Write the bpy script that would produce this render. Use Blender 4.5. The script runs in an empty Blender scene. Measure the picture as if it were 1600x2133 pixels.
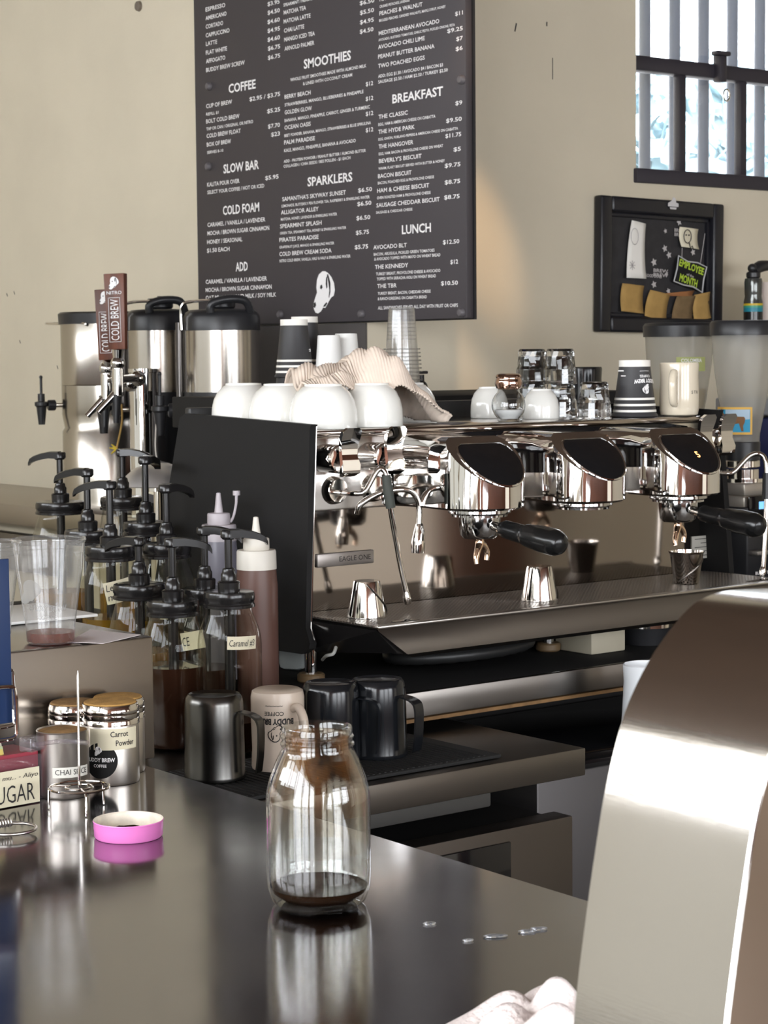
import bpy, bmesh, math, random
from math import pi, sin, cos, radians as R
from mathutils import Vector as V, Matrix as M

random.seed(7)
S = bpy.context.scene
COL = S.collection

# ------------------------------------------------------------------ camera
F_PX, PITCH, ROLL, HEAD = 4250.0, R(4.4676), R(-0.519), R(51.766)
CAM = V((0, 0, 1.5))
_fw = V((cos(HEAD), sin(HEAD), 0)); _rt = V((sin(HEAD), -cos(HEAD), 0)); _up = V((0, 0, 1))
_F = cos(PITCH) * _fw - sin(PITCH) * _up
_U = sin(PITCH) * _fw + cos(PITCH) * _up
_R2 = cos(ROLL) * _rt + sin(ROLL) * _U
_U2 = -sin(ROLL) * _rt + cos(ROLL) * _U
cd = bpy.data.cameras.new('camera'); cam = bpy.data.objects.new('camera', cd); COL.objects.link(cam)
cd.sensor_fit = 'VERTICAL'; cd.sensor_height = 36; cd.sensor_width = 27; cd.lens = F_PX / 2133 * 36
cd.clip_start = 0.05; cd.clip_end = 200
cd.dof.use_dof = True; cd.dof.focus_distance = 2.6; cd.dof.aperture_fstop = 26
cam.matrix_world = M(((_R2.x, _U2.x, -_F.x, 0), (_R2.y, _U2.y, -_F.y, 0), (_R2.z, _U2.z, -_F.z, 1.5), (0, 0, 0, 1)))
S.camera = cam

# ------------------------------------------------------------------ light
SKY, EXPO = 8.0, 0.78
S.view_settings.view_transform = 'Standard'; S.view_settings.look = 'None'
S.view_settings.gamma = 1; S.view_settings.use_curve_mapping = False
S.view_settings.exposure = EXPO
S.cycles.max_bounces = 14; S.cycles.transparent_max_bounces = 40; S.cycles.transmission_bounces = 14
S.cycles.glossy_bounces = 8; S.cycles.caustics_reflective = False; S.cycles.caustics_refractive = False
S.cycles.sample_clamp_indirect = 6
w = bpy.data.worlds.new('sky'); S.world = w; w.use_nodes = True
bg = w.node_tree.nodes['Background']; bg.inputs[0].default_value = (0.92, 0.955, 1.0, 1); bg.inputs[1].default_value = SKY


def portal(name, loc, d, sx, sy):
    l = bpy.data.lights.new(name, 'AREA'); l.shape = 'RECTANGLE'; l.size = sx; l.size_y = sy
    l.cycles.is_portal = True
    o = bpy.data.objects.new(name, l); COL.objects.link(o); o.location = loc
    o.rotation_euler = V(d).to_track_quat('-Z', 'Z').to_euler()


def spot(name, loc, tgt, e, ang, blend, col, r=0.03):
    l = bpy.data.lights.new(name, 'SPOT'); l.energy = e; l.spot_size = R(ang); l.spot_blend = blend
    l.color = col; l.shadow_soft_size = r
    o = bpy.data.objects.new(name, l); COL.objects.link(o); o.location = loc
    o.rotation_euler = (V(tgt) - V(loc)).to_track_quat('-Z', 'Z').to_euler()


# the room's openings (walls are built below): front windows y=-3, side windows x=-3, window over the bar
portal('front_daylight', (1.6, -3.0, 1.83), (0, 1, 0), 5.6, 1.66)
portal('side_daylight', (-3.0, 4.8, 2.92), (1, 0, 0), 6.0, 0.84)
portal('corner_daylight', (-3.0, -0.6, 2.2), (1, 0, 0), 4.4, 2.8)
portal('bar_daylight', (5.1, 4.36, 2.8), (0, -1, 0), 1.6, 1.5)

# unseen warm spots added to lay the streak of light beside the menu
spot('streak_spot', (2.87, 3.10, 3.65), (3.73, 4.29, 1.80), 120, 7.5, 1.0, (1.0, 0.66, 0.36))
spot('streak_spot', (2.80, 3.10, 3.65), (3.66, 4.29, 1.40), 80, 5.5, 1.0, (1.0, 0.66, 0.36))

# ------------------------------------------------------------------ pixel rays -> real places


def ray(px, py): return _F + (px - 800) / F_PX * _R2 - (py - 1066.5) / F_PX * _U2
def onz(px, py, z): d = ray(px, py); return CAM + d * ((z - 1.5) / d.z)
def onx(px, py, x): d = ray(px, py); return CAM + d * (x / d.x)
def ony(px, py, y): d = ray(px, py); return CAM + d * (y / d.y)
def dep(px, py, t): return CAM + ray(px, py) * t


# ------------------------------------------------------------------ materials
MATS = {}


def mat(name, col, rough=0.5, metal=0.0, spec=0.5, coat=0.0, emit=0.0, noise=0.0, nscale=40.0, bump=0.0, bscale=200.0,
        stretch=None, trans=0.0, ior=1.45, col2=None, rnoise=0.0, sss=0.0):
    if name in MATS: return MATS[name]
    m = bpy.data.materials.new(name); m.use_nodes = True; nt = m.node_tree; p = nt.nodes['Principled BSDF']
    c = (*col, 1)
    p.inputs['Base Color'].default_value = c
    p.inputs['Roughness'].default_value = rough; p.inputs['Metallic'].default_value = metal
    p.inputs['Specular IOR Level'].default_value = spec; p.inputs['IOR'].default_value = ior
    p.inputs['Coat Weight'].default_value = coat; p.inputs['Transmission Weight'].default_value = trans
    if emit:
        p.inputs['Emission Color'].default_value = c; p.inputs['Emission Strength'].default_value = emit
    if noise or bump or rnoise:
        tc = nt.nodes.new('ShaderNodeTexCoord'); mp = nt.nodes.new('ShaderNodeMapping')
        nt.links.new(tc.outputs['Object'], mp.inputs[0])
        if stretch: mp.inputs['Scale'].default_value = stretch
    if noise or rnoise:
        n = nt.nodes.new('ShaderNodeTexNoise'); n.inputs['Scale'].default_value = nscale; n.inputs['Detail'].default_value = 5
        nt.links.new(mp.outputs[0], n.inputs['Vector'])
        if noise:
            r = nt.nodes.new('ShaderNodeMix'); r.data_type = 'RGBA'
            c2 = col2 or tuple(x * (1 - noise) for x in col)
            r.inputs[6].default_value = c; r.inputs[7].default_value = (*c2, 1)
            rp = nt.nodes.new('ShaderNodeMapRange'); rp.inputs[1].default_value = 0.35; rp.inputs[2].default_value = 0.65
            nt.links.new(n.outputs['Fac'], rp.inputs[0]); nt.links.new(rp.outputs[0], r.inputs[0])
            nt.links.new(r.outputs[2], p.inputs['Base Color'])
        if rnoise:
            rr = nt.nodes.new('ShaderNodeMapRange'); rr.inputs[1].default_value = 0.3; rr.inputs[2].default_value = 0.7
            rr.inputs[3].default_value = max(0.01, rough - rnoise); rr.inputs[4].default_value = rough + rnoise
            nt.links.new(n.outputs['Fac'], rr.inputs[0]); nt.links.new(rr.outputs[0], p.inputs['Roughness'])
    if bump:
        n2 = nt.nodes.new('ShaderNodeTexNoise'); n2.inputs['Scale'].default_value = bscale; n2.inputs['Detail'].default_value = 3
        nt.links.new(mp.outputs[0], n2.inputs['Vector'])
        b = nt.nodes.new('ShaderNodeBump'); b.inputs['Strength'].default_value = bump; b.inputs['Distance'].default_value = 0.002
        nt.links.new(n2.outputs['Fac'], b.inputs['Height']); nt.links.new(b.outputs[0], p.inputs['Normal'])
    MATS[name] = m
    return m


def thin(name, tint=(1, 1, 1), edge=0.55, rough=0.03, haze=None, hz=0.0, base=0.04):
    """thin-walled clear wall: see-through with a sheen that grows towards grazing angles; haze = milky film"""
    if name in MATS: return MATS[name]
    m = bpy.data.materials.new(name); m.use_nodes = True; nt = m.node_tree; nt.nodes.clear()
    out = nt.nodes.new('ShaderNodeOutputMaterial'); mx = nt.nodes.new('ShaderNodeMixShader')
    tr = nt.nodes.new('ShaderNodeBsdfTransparent'); tr.inputs[0].default_value = (*tint, 1)
    gl = nt.nodes.new('ShaderNodeBsdfGlossy'); gl.inputs['Roughness'].default_value = rough
    lw = nt.nodes.new('ShaderNodeLayerWeight'); lw.inputs[0].default_value = 0.5
    pw = nt.nodes.new('ShaderNodeMath'); pw.operation = 'POWER'; pw.inputs[1].default_value = 3.0
    ml = nt.nodes.new('ShaderNodeMath'); ml.operation = 'MULTIPLY_ADD'; ml.inputs[1].default_value = edge; ml.inputs[2].default_value = base
    nt.links.new(lw.outputs['Facing'], pw.inputs[0]); nt.links.new(pw.outputs[0], ml.inputs[0]); nt.links.new(ml.outputs[0], mx.inputs[0])
    a = tr.outputs[0]
    if haze:
        m2 = nt.nodes.new('ShaderNodeMixShader'); df = nt.nodes.new('ShaderNodeBsdfDiffuse'); df.inputs[0].default_value = (*haze, 1)
        tl = nt.nodes.new('ShaderNodeBsdfTranslucent'); tl.inputs[0].default_value = (*haze, 1)
        m3 = nt.nodes.new('ShaderNodeMixShader'); m3.inputs[0].default_value = 0.5
        nt.links.new(df.outputs[0], m3.inputs[1]); nt.links.new(tl.outputs[0], m3.inputs[2])
        m2.inputs[0].default_value = hz
        nt.links.new(a, m2.inputs[1]); nt.links.new(m3.outputs[0], m2.inputs[2]); a = m2.outputs[0]
    nt.links.new(a, mx.inputs[1]); nt.links.new(gl.outputs[0], mx.inputs[2]); nt.links.new(mx.outputs[0], out.inputs[0])
    MATS[name] = m
    return m


wall_m = mat('painted_wall', (0.66, 0.59, 0.455), 0.75, noise=0.06, nscale=3, bump=0.25, bscale=60)
steel = mat('brushed_steel', (0.56, 0.53, 0.49), 0.3, 1, bump=0.04, bscale=60, stretch=(1, 1, 30))
steel_bar = mat('bar_steel', (0.25, 0.24, 0.245), 0.12, 1, rnoise=0.03, nscale=5, bump=0.008, bscale=3)
steel_dark = mat('worn_steel', (0.19, 0.175, 0.16), 0.3, 1)
riser_m = mat('riser_steel', (0.30, 0.27, 0.24), 0.24, 1)
shaker_m = mat('shaker_steel', (0.60, 0.56, 0.51), 0.34, 1)
brown_s = mat('tray_flank_black', (0.012, 0.011, 0.011), 0.25)
tower_m = mat('tower_steel', (0.62, 0.585, 0.55), 0.15, 1, bump=0.03, bscale=40, stretch=(30, 1, 30))
polish = mat('polished_steel', (0.74, 0.71, 0.67), 0.09, 1)
urn_m = mat('urn_steel', (0.50, 0.465, 0.42), 0.2, 1, bump=0.03, bscale=30, stretch=(20, 20, 1))
chrome = mat('chrome', (0.82, 0.81, 0.8), 0.035, 1)
mirror_d = mat('dark_mirror_steel', (0.33, 0.30, 0.275), 0.075, 1)
blk = mat('black_plastic', (0.018, 0.018, 0.02), 0.35)
blk_g = mat('black_gloss', (0.008, 0.008, 0.009), 0.06)
blk_m = mat('black_matt', (0.011, 0.0105, 0.0105), 0.62, spec=0.22, bump=0.1, bscale=500)
blk_e = mat('black_enamel', (0.008, 0.009, 0.011), 0.16)
rubber = mat('rubber_mat', (0.012, 0.012, 0.012), 0.75, bump=0.5, bscale=400)
pump_m = mat('pump_plastic', (0.013, 0.012, 0.012), 0.2)
sign_m = mat('menu_vinyl', (0.05, 0.043, 0.047), 0.55)
white_ink = mat('white_ink', (0.86, 0.84, 0.83), 0.6)
dark_ink = mat('dark_ink', (0.02, 0.018, 0.018), 0.6)
porcelain = mat('porcelain', (0.86, 0.85, 0.80), 0.09, coat=0.4)
cream_c = mat('cream_ceramic', (0.68, 0.60, 0.47), 0.14, coat=0.3)
beige_c = mat('beige_ceramic', (0.58, 0.48, 0.39), 0.25)
paper_w = mat('paper_white', (0.84, 0.81, 0.75), 0.7)
paper_c = mat('paper_cream', (0.72, 0.66, 0.50), 0.8)
cup_blk = mat('cup_black', (0.035, 0.034, 0.036), 0.5)
kraft = mat('kraft_card', (0.44, 0.27, 0.085), 0.85, noise=0.15, nscale=30)
wood = mat('tap_wood', (0.155, 0.05, 0.026), 0.4, noise=0.5, nscale=6, stretch=(8, 8, 1))
ply = mat('plywood', (0.24, 0.13, 0.05), 0.7, noise=0.3)
glass = thin('clear_glass', (0.96, 0.97, 0.96), 0.95, 0.03, base=0.055)
glass_d = thin('jar_glass', (0.95, 0.95, 0.91), 0.55, 0.03, base=0.02)
plastic_c = thin('clear_plastic', (0.95, 0.95, 0.95), 0.9, 0.12, (0.85, 0.84, 0.82), 0.13, base=0.07)
plastic_h = thin('hazy_plastic', (0.85, 0.84, 0.8), 0.5, 0.2, (0.70, 0.68, 0.64), 0.42)
acryl = thin('acrylic', (0.93, 0.9, 0.93), 0.6, 0.04, (0.7, 0.66, 0.7), 0.08)
crystal = mat('crystal_glass', (0.97, 0.98, 0.98), 0.0, trans=1.0, ior=1.5)
syrup_a = thin('amber_syrup', (0.72, 0.48, 0.13), 0.3, 0.05, (0.50, 0.30, 0.04), 0.4)
syrup_d = mat('dark_syrup', (0.03, 0.012, 0.007), 0.05)
coffee = mat('coffee', (0.022, 0.01, 0.005), 0.05)
tea = thin('red_tea', (0.55, 0.17, 0.06), 0.2, 0.05, (0.34, 0.07, 0.02), 0.45)
pink = mat('pink_enamel', (0.80, 0.22, 0.58), 0.25)
lid_in = mat('lid_lining', (0.86, 0.78, 0.66), 0.35, noise=0.25, nscale=60)
powder = mat('spice_powder', (0.40, 0.23, 0.09), 0.9, noise=0.4, nscale=60, bump=0.5, bscale=300)
powder2 = mat('orange_powder', (0.55, 0.31, 0.09), 0.9, noise=0.3, nscale=60, bump=0.5, bscale=300)
cloth = mat('waffle_cloth', (0.80, 0.67, 0.56), 0.9, noise=0.12, nscale=20)
cloth_w = mat('terry_cloth', (0.80, 0.71, 0.68), 0.95, bump=1.0, bscale=260)
sugar_m = mat('sugar', (0.85, 0.84, 0.82), 0.9)
copper = mat('copper_cap', (0.50, 0.33, 0.26), 0.12, 1)
blue = mat('blue_card', (0.012, 0.032, 0.10), 0.35)
navy = mat('navy_plastic', (0.015, 0.02, 0.08), 0.4)
red_p = mat('red_plastic', (0.30, 0.03, 0.05), 0.3)
lilac = thin('lilac_plastic', (0.5, 0.5, 0.6), 0.3, 0.3, (0.45, 0.43, 0.5), 0.7)
choc = mat('chocolate_sauce', (0.115, 0.058, 0.045), 0.4)
ivory = mat('ivory_plastic', (0.66, 0.62, 0.55), 0.4)
brick = mat('brick', (0.22, 0.085, 0.05), 0.85, noise=0.4, nscale=14)
floor_m = mat('concrete', (0.34, 0.32, 0.29), 0.35, noise=0.2, nscale=2)
ceil_m = mat('ceiling_wood', (0.13, 0.085, 0.06), 0.7, noise=0.3, nscale=4)
iron = mat('window_iron', (0.03, 0.026, 0.034), 0.45)
iron_o = mat('bar_iron', (0.17, 0.20, 0.27), 0.6)
lime = mat('lime_ink', (0.45, 0.62, 0.05), 0.7)
hose_m = mat('hose_rubber', (0.018, 0.018, 0.018), 0.4)
lcd = mat('lcd_blue', (0.16, 0.42, 0.85), 0.3, emit=0.8)
led = mat('led_orange', (1.0, 0.42, 0.12), 0.3, emit=3)
label_t = mat('masking_tape', (0.70, 0.64, 0.47), 0.7)

# ------------------------------------------------------------------ mesh helpers


class MB:
    def __init__(s): s.b = bmesh.new()

    def _tr(s, vs, mtx):
        if mtx is not None: bmesh.ops.transform(s.b, matrix=mtx, verts=vs)

    def box(s, c, d, bev=0.0, rz=0.0, mtx=None, seg=2):
        r = bmesh.ops.create_cube(s.b, size=1)['verts']
        bmesh.ops.scale(s.b, vec=d, verts=r)
        if bev:
            es = list({e for v in r for e in v.link_edges})
            q = bmesh.ops.bevel(s.b, geom=es, offset=bev, segments=seg, profile=0.5, affect='EDGES')
            r = list({v for f in q['faces'] for v in f.verts} | {v for v in r if v.is_valid})
        bmesh.ops.transform(s.b, matrix=M.Translation(c) @ M.Rotation(rz, 4, 'Z'), verts=r)
        s._tr(r, mtx); return s

    def span(s, a, b, bev=0.0, mtx=None):
        a, b = V(a), V(b); return s.box((a + b) / 2, (abs(b.x - a.x), abs(b.y - a.y), abs(b.z - a.z)), bev, 0, mtx)

    def loft(s, rings, closed=True, cap=True, mtx=None):
        vv = [[s.b.verts.new(p) for p in r] for r in rings]; n = len(vv[0]); fs = []
        for i in range(len(vv) - 1):
            for j in range(n if closed else n - 1):
                k = (j + 1) % n
                q = [vv[i][j], vv[i][k], vv[i + 1][k], vv[i + 1][j]]
                fs.append(s.b.faces.new(q))
        if cap:
            fs.append(s.b.faces.new(list(reversed(vv[0])))); fs.append(s.b.faces.new(vv[-1]))
        al = [v for r in vv for v in r]
        s._tr(al, mtx); return s

    def lathe(s, prof, c=(0, 0, 0), seg=40, mtx=None, rib=0.0, closed=False):
        """revolve (r, z); r == 0 makes a pole"""
        n0 = len(s.b.verts); new = []; rings = []
        for r, z in prof:
            if r <= 1e-6:
                v = s.b.verts.new((0, 0, z)); rings.append([v]); new.append(v)
            else:
                q = []
                for k in range(seg):
                    rr = r * (1 + (rib if k % 2 else 0)); a = 2 * pi * k / seg
                    q.append(s.b.verts.new((rr * cos(a), rr * sin(a), z)))
                rings.append(q); new += q
        if closed: rings.append(rings[0])
        for A, B in zip(rings, rings[1:]):
            for k in range(seg):
                l = (k + 1) % seg
                if len(A) == 1 and len(B) == 1: continue
                if len(A) == 1: f = [A[0], B[l], B[k]]
                elif len(B) == 1: f = [A[k], A[l], B[0]]
                else: f = [A[k], A[l], B[l], B[k]]
                s.b.faces.new(f)
        bmesh.ops.translate(s.b, vec=c, verts=new)
        s._tr(new, mtx); return s

    def cyl(s, c, r, h, r2=None, seg=28, mtx=None, bev=0.0, rib=0.0):
        r2 = r if r2 is None else r2
        if bev: p = [(0, 0), (r - bev, 0), (r, bev), (r2, h - bev), (r2 - bev, h), (0, h)]
        else: p = [(0, 0), (r, 0), (r2, h), (0, h)]
        return s.lathe(p, c, seg, mtx, rib)

    def rod(s, a, b, r, r2=None, seg=16, bev=0.0):
        a, b = V(a), V(b); d = b - a
        mt = M.Translation(a) @ d.to_track_quat('Z', 'Y').to_matrix().to_4x4()
        return s.cyl((0, 0, 0), r, d.length, r2, seg, mt, bev)

    def tube(s, pts, r, seg=12, smooth=0, closed=False):
        pts = [V(p) for p in pts]
        rs = r if isinstance(r, (list, tuple)) else [r] * len(pts)
        if smooth: pts, rs = spline(pts, rs, smooth, closed)
        n = len(pts); rings = []; up = None
        for i in range(n):
            if closed: t = pts[(i + 1) % n] - pts[i - 1]
            else: t = pts[min(i + 1, n - 1)] - pts[max(i - 1, 0)]
            t.normalize()
            if up is None:
                up = t.orthogonal().normalized()
            up = (up - t * up.dot(t)).normalized(); sd = t.cross(up)
            rings.append([pts[i] + (up * cos(2 * pi * k / seg) + sd * sin(2 * pi * k / seg)) * rs[i] for k in range(seg)])
        if closed: rings.append(rings[0]); return s.loft(rings, True, False)
        return s.loft(rings)

    def prism(s, poly, t, mtx=None):
        """polygon in local xy, thickness along +z"""
        a = [s.b.verts.new((x, y, 0)) for x, y in poly]; b = [s.b.verts.new((x, y, t)) for x, y in poly]; n = len(poly)
        s.b.faces.new(list(reversed(a))); s.b.faces.new(b)
        for i in range(n):
            s.b.faces.new([a[i], a[(i + 1) % n], b[(i + 1) % n], b[i]])
        s._tr(a + b, mtx); return s

    def ball(s, c, r, sc=(1, 1, 1), seg=24):
        q = bmesh.ops.create_uvsphere(s.b, u_segments=seg, v_segments=seg // 2, radius=r)['verts']
        bmesh.ops.scale(s.b, vec=sc, verts=q); bmesh.ops.translate(s.b, vec=c, verts=q); return s

    def grid(s, fn, nu, nv):
        vv = [[s.b.verts.new(fn(i / nu, j / nv)) for j in range(nv + 1)] for i in range(nu + 1)]
        for i in range(nu):
            for j in range(nv): s.b.faces.new([vv[i][j], vv[i + 1][j], vv[i + 1][j + 1], vv[i][j + 1]])
        return s

    def raw(s, vs, fs, mtx=None):
        q = [s.b.verts.new(v) for v in vs]
        for f in fs:
            try: s.b.faces.new([q[i] for i in f])
            except ValueError: pass
        s._tr(q, mtx); return s


def spline(pts, rs, k, closed=False):
    o, ro = [], []; n = len(pts)
    for i in range(n if closed else n - 1):
        g = (lambda j: j % n) if closed else (lambda j: max(0, min(n - 1, j)))
        p0, p1, p2, p3 = (pts[g(i + j)] for j in (-1, 0, 1, 2)); r1, r2 = rs[g(i)], rs[g(i + 1)]
        for q in range(k):
            t = q / k
            o.append(0.5 * ((2 * p1) + (p2 - p0) * t + (2 * p0 - 5 * p1 + 4 * p2 - p3) * t * t + (3 * p1 - p0 - 3 * p2 + p3) * t ** 3))
            ro.append(r1 + (r2 - r1) * t)
    if not closed: o.append(pts[-1]); ro.append(rs[-1])
    return o, ro


def part(name, mb, m, parent=None, loc=None, ang=38, flip=True, label=None):
    b = mb.b
    if flip: bmesh.ops.recalc_face_normals(b, faces=b.faces)
    for f in b.faces: f.smooth = True
    lim = R(ang)
    for e in b.edges:
        if len(e.link_faces) == 2 and e.calc_face_angle(0) > lim: e.smooth = False
    me = bpy.data.meshes.new(name); b.to_mesh(me); b.free()
    me.materials.append(m)
    o = bpy.data.objects.new(name, me); COL.objects.link(o)
    if parent is not None: o.parent = parent
    if loc is not None: o.location = loc
    if label: o['label'] = label
    return o


def tag(o, label, cat, group=None, kind=None):
    o['label'] = label; o['category'] = cat
    if group: o['group'] = group
    if kind: o['kind'] = kind
    return o


def thing(name, label, cat, loc, rz=0.0, group=None):
    o = bpy.data.objects.new(name, None); o.empty_display_size = 0.02; COL.objects.link(o)
    o.location = loc; o.rotation_euler = (0, 0, rz)
    return tag(o, label, cat, group)


def struct(name, mb, m, label=None, cat='structure'):
    o = part(name, mb, m); o['kind'] = 'structure'; o['category'] = cat
    o['label'] = label or name.replace('_', ' ') + ' of the coffee bar'
    return o


def dup(root, loc, rz=0.0, label=None):
    r = root.copy(); COL.objects.link(r); r.location = loc; r.rotation_euler = (0, 0, rz)
    if label: r['label'] = label
    for ch in list(root.children):
        c = ch.copy(); COL.objects.link(c); c.parent = r
        for g in list(ch.children):
            d = g.copy(); COL.objects.link(d); d.parent = c
    return r


# ------------------------------------------------------------------ writing
_txt = {}
CAP = 0.7


def glyphs(s, bold=0.0, shear=0.0):
    k = (s, bold, shear)
    if k in _txt: return _txt[k]
    c = bpy.data.curves.new('writing', 'FONT'); c.body = s; c.size = 1; c.resolution_u = 2; c.offset = bold; c.shear = shear
    c.fill_mode = 'FRONT'
    o = bpy.data.objects.new('writing', c); COL.objects.link(o)
    dg = bpy.context.evaluated_depsgraph_get(); dg.update()
    me = bpy.data.meshes.new_from_object(o.evaluated_get(dg))
    vs = [tuple(v.co) for v in me.vertices]; fs = [tuple(p.vertices) for p in me.polygons]
    bpy.data.objects.remove(o); bpy.data.curves.remove(c); bpy.data.meshes.remove(me)
    x0 = min(v[0] for v in vs); x1 = max(v[0] for v in vs)
    vs = [((v[0] - x0) / (x1 - x0), v[1] / CAP, 0.0) for v in vs]
    _txt[k] = (vs, fs, (x1 - x0) / CAP)
    return _txt[k]


def write(mb, s, mtx, cap, width=None, bold=0.02, shear=0.0, centre=False, wrap=None, x0=0.0):
    """lettering with cap height cap in the local xy plane of mtx; wrap = radius of the can it runs round (around local y)"""
    vs, fs, asp = glyphs(s, bold, shear)
    if width is None: width = asp * cap
    q = []
    for x, y, z in vs:
        X = (x - (0.5 if centre else 0)) * width + x0; Y = y * cap
        if wrap: a = X / wrap; q.append((wrap * sin(a), Y, wrap * (cos(a) - 1)))
        else: q.append((X, Y, 0))
    mb.raw(q, fs, mtx); return width


def plate(mb, w, h, mtx, wrap=None, n=10, t=0.0):
    """w x h label centred on mtx, bent round a can when wrap is given"""
    rows = []
    for i in range(n + 1):
        X = (i / n - 0.5) * w
        x, z = (wrap * sin(X / wrap), wrap * (cos(X / wrap) - 1)) if wrap else (X, 0)
        rows.append((x, z))
    vs = [(x, -h / 2, z + t) for x, z in rows] + [(x, h / 2, z + t) for x, z in rows]
    fs = [(i, i + 1, n + 2 + i, n + 1 + i) for i in range(n)]
    mb.raw(vs, fs, mtx)


def face_m(p, d, roll=0.0, mirror=False):
    """frame at p: local z out along horizontal d, local y up (roll turns it in its own plane)"""
    z = V(d).normalized(); x = V((0, 0, 1)).cross(z).normalized(); y = z.cross(x)
    m = M((x, y, z)).transposed().to_4x4()
    return M.Translation(p) @ m @ M.Rotation(roll, 4, 'Z')


def wrap_poly(mb, poly, r, mtx, dz=0.0, n=14):
    b = bmesh.new(); b.faces.new([b.verts.new((x, y, 0)) for x, y in poly])
    x0, x1 = min(p[0] for p in poly), max(p[0] for p in poly)
    for k in range(1, n):
        bmesh.ops.bisect_plane(b, geom=b.verts[:] + b.edges[:] + b.faces[:], plane_co=(x0 + (x1 - x0) * k / n, 0, 0), plane_no=(1, 0, 0))
    b.verts.index_update()
    mb.raw([(r * sin(v.co.x / r), v.co.y, r * (cos(v.co.x / r) - 1) + dz) for v in b.verts], [tuple(v.index for v in f.verts) for f in b.faces], mtx); b.free()


DOG = [(0.42, 1.0), (0.26, 0.93), (0.17, 0.8), (0.14, 0.62), (0.17, 0.5), (0.06, 0.33), (0.0, 0.2), (0.03, 0.1), (0.1, 0.02), (0.22, 0.0), (0.36, 0.05), (0.46, 0.14),
       (0.56, 0.13), (0.66, 0.22), (0.74, 0.30), (0.84, 0.38), (0.95, 0.42), (1.0, 0.55), (0.96, 0.72), (0.84, 0.86), (0.7, 0.95), (0.56, 1.0)]


def dog(mw, md, mtx, h, wrap=None):
    """hound's head emblem: white head with ear line, eye and nose; mw, md collect light and dark shapes"""
    wd = h * 0.86

    def put(mb, poly, dz):
        if wrap: return wrap_poly(mb, [((x - 0.5) * wd, y * h) for x, y in poly], wrap, mtx, dz, 6)
        vs = []
        for x, y in poly:
            X = (x - 0.5) * wd; Y = y * h
            if wrap: vs.append((wrap * sin(X / wrap), Y, wrap * (cos(X / wrap) - 1) + dz))
            else: vs.append((X, Y, dz))
        mb.raw(vs, [tuple(range(len(vs)))], mtx)
    put(mw, DOG, 0.0)
    if md is None: return
    d = 0.0004
    put(md, [(0.64, 0.92), (0.70, 0.93), (0.80, 0.72), (0.80, 0.5), (0.74, 0.36), (0.72, 0.40), (0.75, 0.55), (0.70, 0.75)], d)
    put(md, [(0.66, 0.9), (0.60, 0.84), (0.58, 0.7), (0.62, 0.58), (0.66, 0.62), (0.66, 0.78)], d)
    put(md, [(0.33, 0.66), (0.40, 0.69), (0.44, 0.62), (0.38, 0.57), (0.32, 0.6)], d)
    put(md, [(0.02, 0.24), (0.10, 0.28), (0.14, 0.2), (0.08, 0.13), (0.01, 0.16)], d)
    put(md, [(0.46, 0.16), (0.56, 0.16), (0.66, 0.24), (0.62, 0.27), (0.5, 0.2)], d)


# ================================================================== THE ROOM
XW, YW = 3.33, 4.29        # wall_left faces -x, wall_right faces -y; they meet in an outward corner
sill = ony(1325, 372, YW); wx0 = sill.x; wz0 = sill.z
wx1, wz1 = wx0 + 1.7, wz0 + 1.5
struct('wall_left', MB().span((XW, YW, 0), (XW + 0.25, 8.0, 3.8)), wall_m, 'beige painted wall carrying the black menu board')
mb = MB()
mb.span((XW + 0.25, YW, 0), (wx0, YW + 0.3, 3.8)).span((wx0, YW, 0), (wx1, YW + 0.3, wz0)).span((wx0, YW, wz1), (wx1, YW + 0.3, 3.8)).span((wx1, YW, 0), (8, YW + 0.3, 3.8))
struct('wall_right', mb, wall_m, 'beige painted wall with the barred window')
struct('floor', MB().span((-3.3, -3.3, -0.1), (8.3, 8.3, 0)), floor_m)
struct('ceiling', MB().span((-3.3, -3.3, 3.8), (8.3, 8.3, 3.9)), ceil_m)
mb = MB()   # street front with big windows and brick piers
mb.span((-3.3, -3.3, 0), (-1.2, -3, 3.8)).span((7.4, -3.3, 0), (8.3, -3, 3.8)).span((4.4, -3.3, 1.0), (5.5, -3, 2.66)).span((-1.2, -3.3, 0), (5.5, -3, 1.0)).span((-1.2, -3.3, 2.66), (7.4, -3, 3.8)).span((5.5, -3.3, 0), (7.4, -3, 0.1))
for x in (0.6, 2.4): mb.span((x, -3.3, 1.0), (x + 0.35, -3, 2.66))
struct('wall_front', mb, brick, 'brick street wall with tall windows')
mb = MB()
mb.span((-3.3, -3, 0), (-3, -2.8, 3.8)).span((-3.3, 1.6, 0), (-3, 1.8, 3.8)).span((-3.3, -2.8, 0), (-3, 1.6, 0.8)).span((-3.3, -2.8, 3.6), (-3, 1.6, 3.8)).span((-3.3, -1.4, 0.8), (-3, -1.2, 3.6)).span((-3.3, 0.1, 0.8), (-3, 0.3, 3.6)).span((-3.3, 7.8, 0), (-3, 8.3, 3.8)).span((-3.3, 1.8, 0), (-3, 7.8, 0.35)).span((-3.3, 1.8, 3.34), (-3, 7.8, 3.8))
for y in (3.3, 4.9): mb.span((-3.3, y, 0.35), (-3, y + 0.15, 3.34))
struct('wall_side', mb, wall_m, 'side wall with tall daylight windows')
struct('wall_back', MB().span((-3, 8, 0), (XW + 0.25, 8.3, 3.8)), wall_m, 'beige back wall beyond the menu')
struct('wall_end', MB().span((8, -3, 0), (8.3, YW + 0.3, 3.8)), wall_m, 'end wall of the room')
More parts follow.
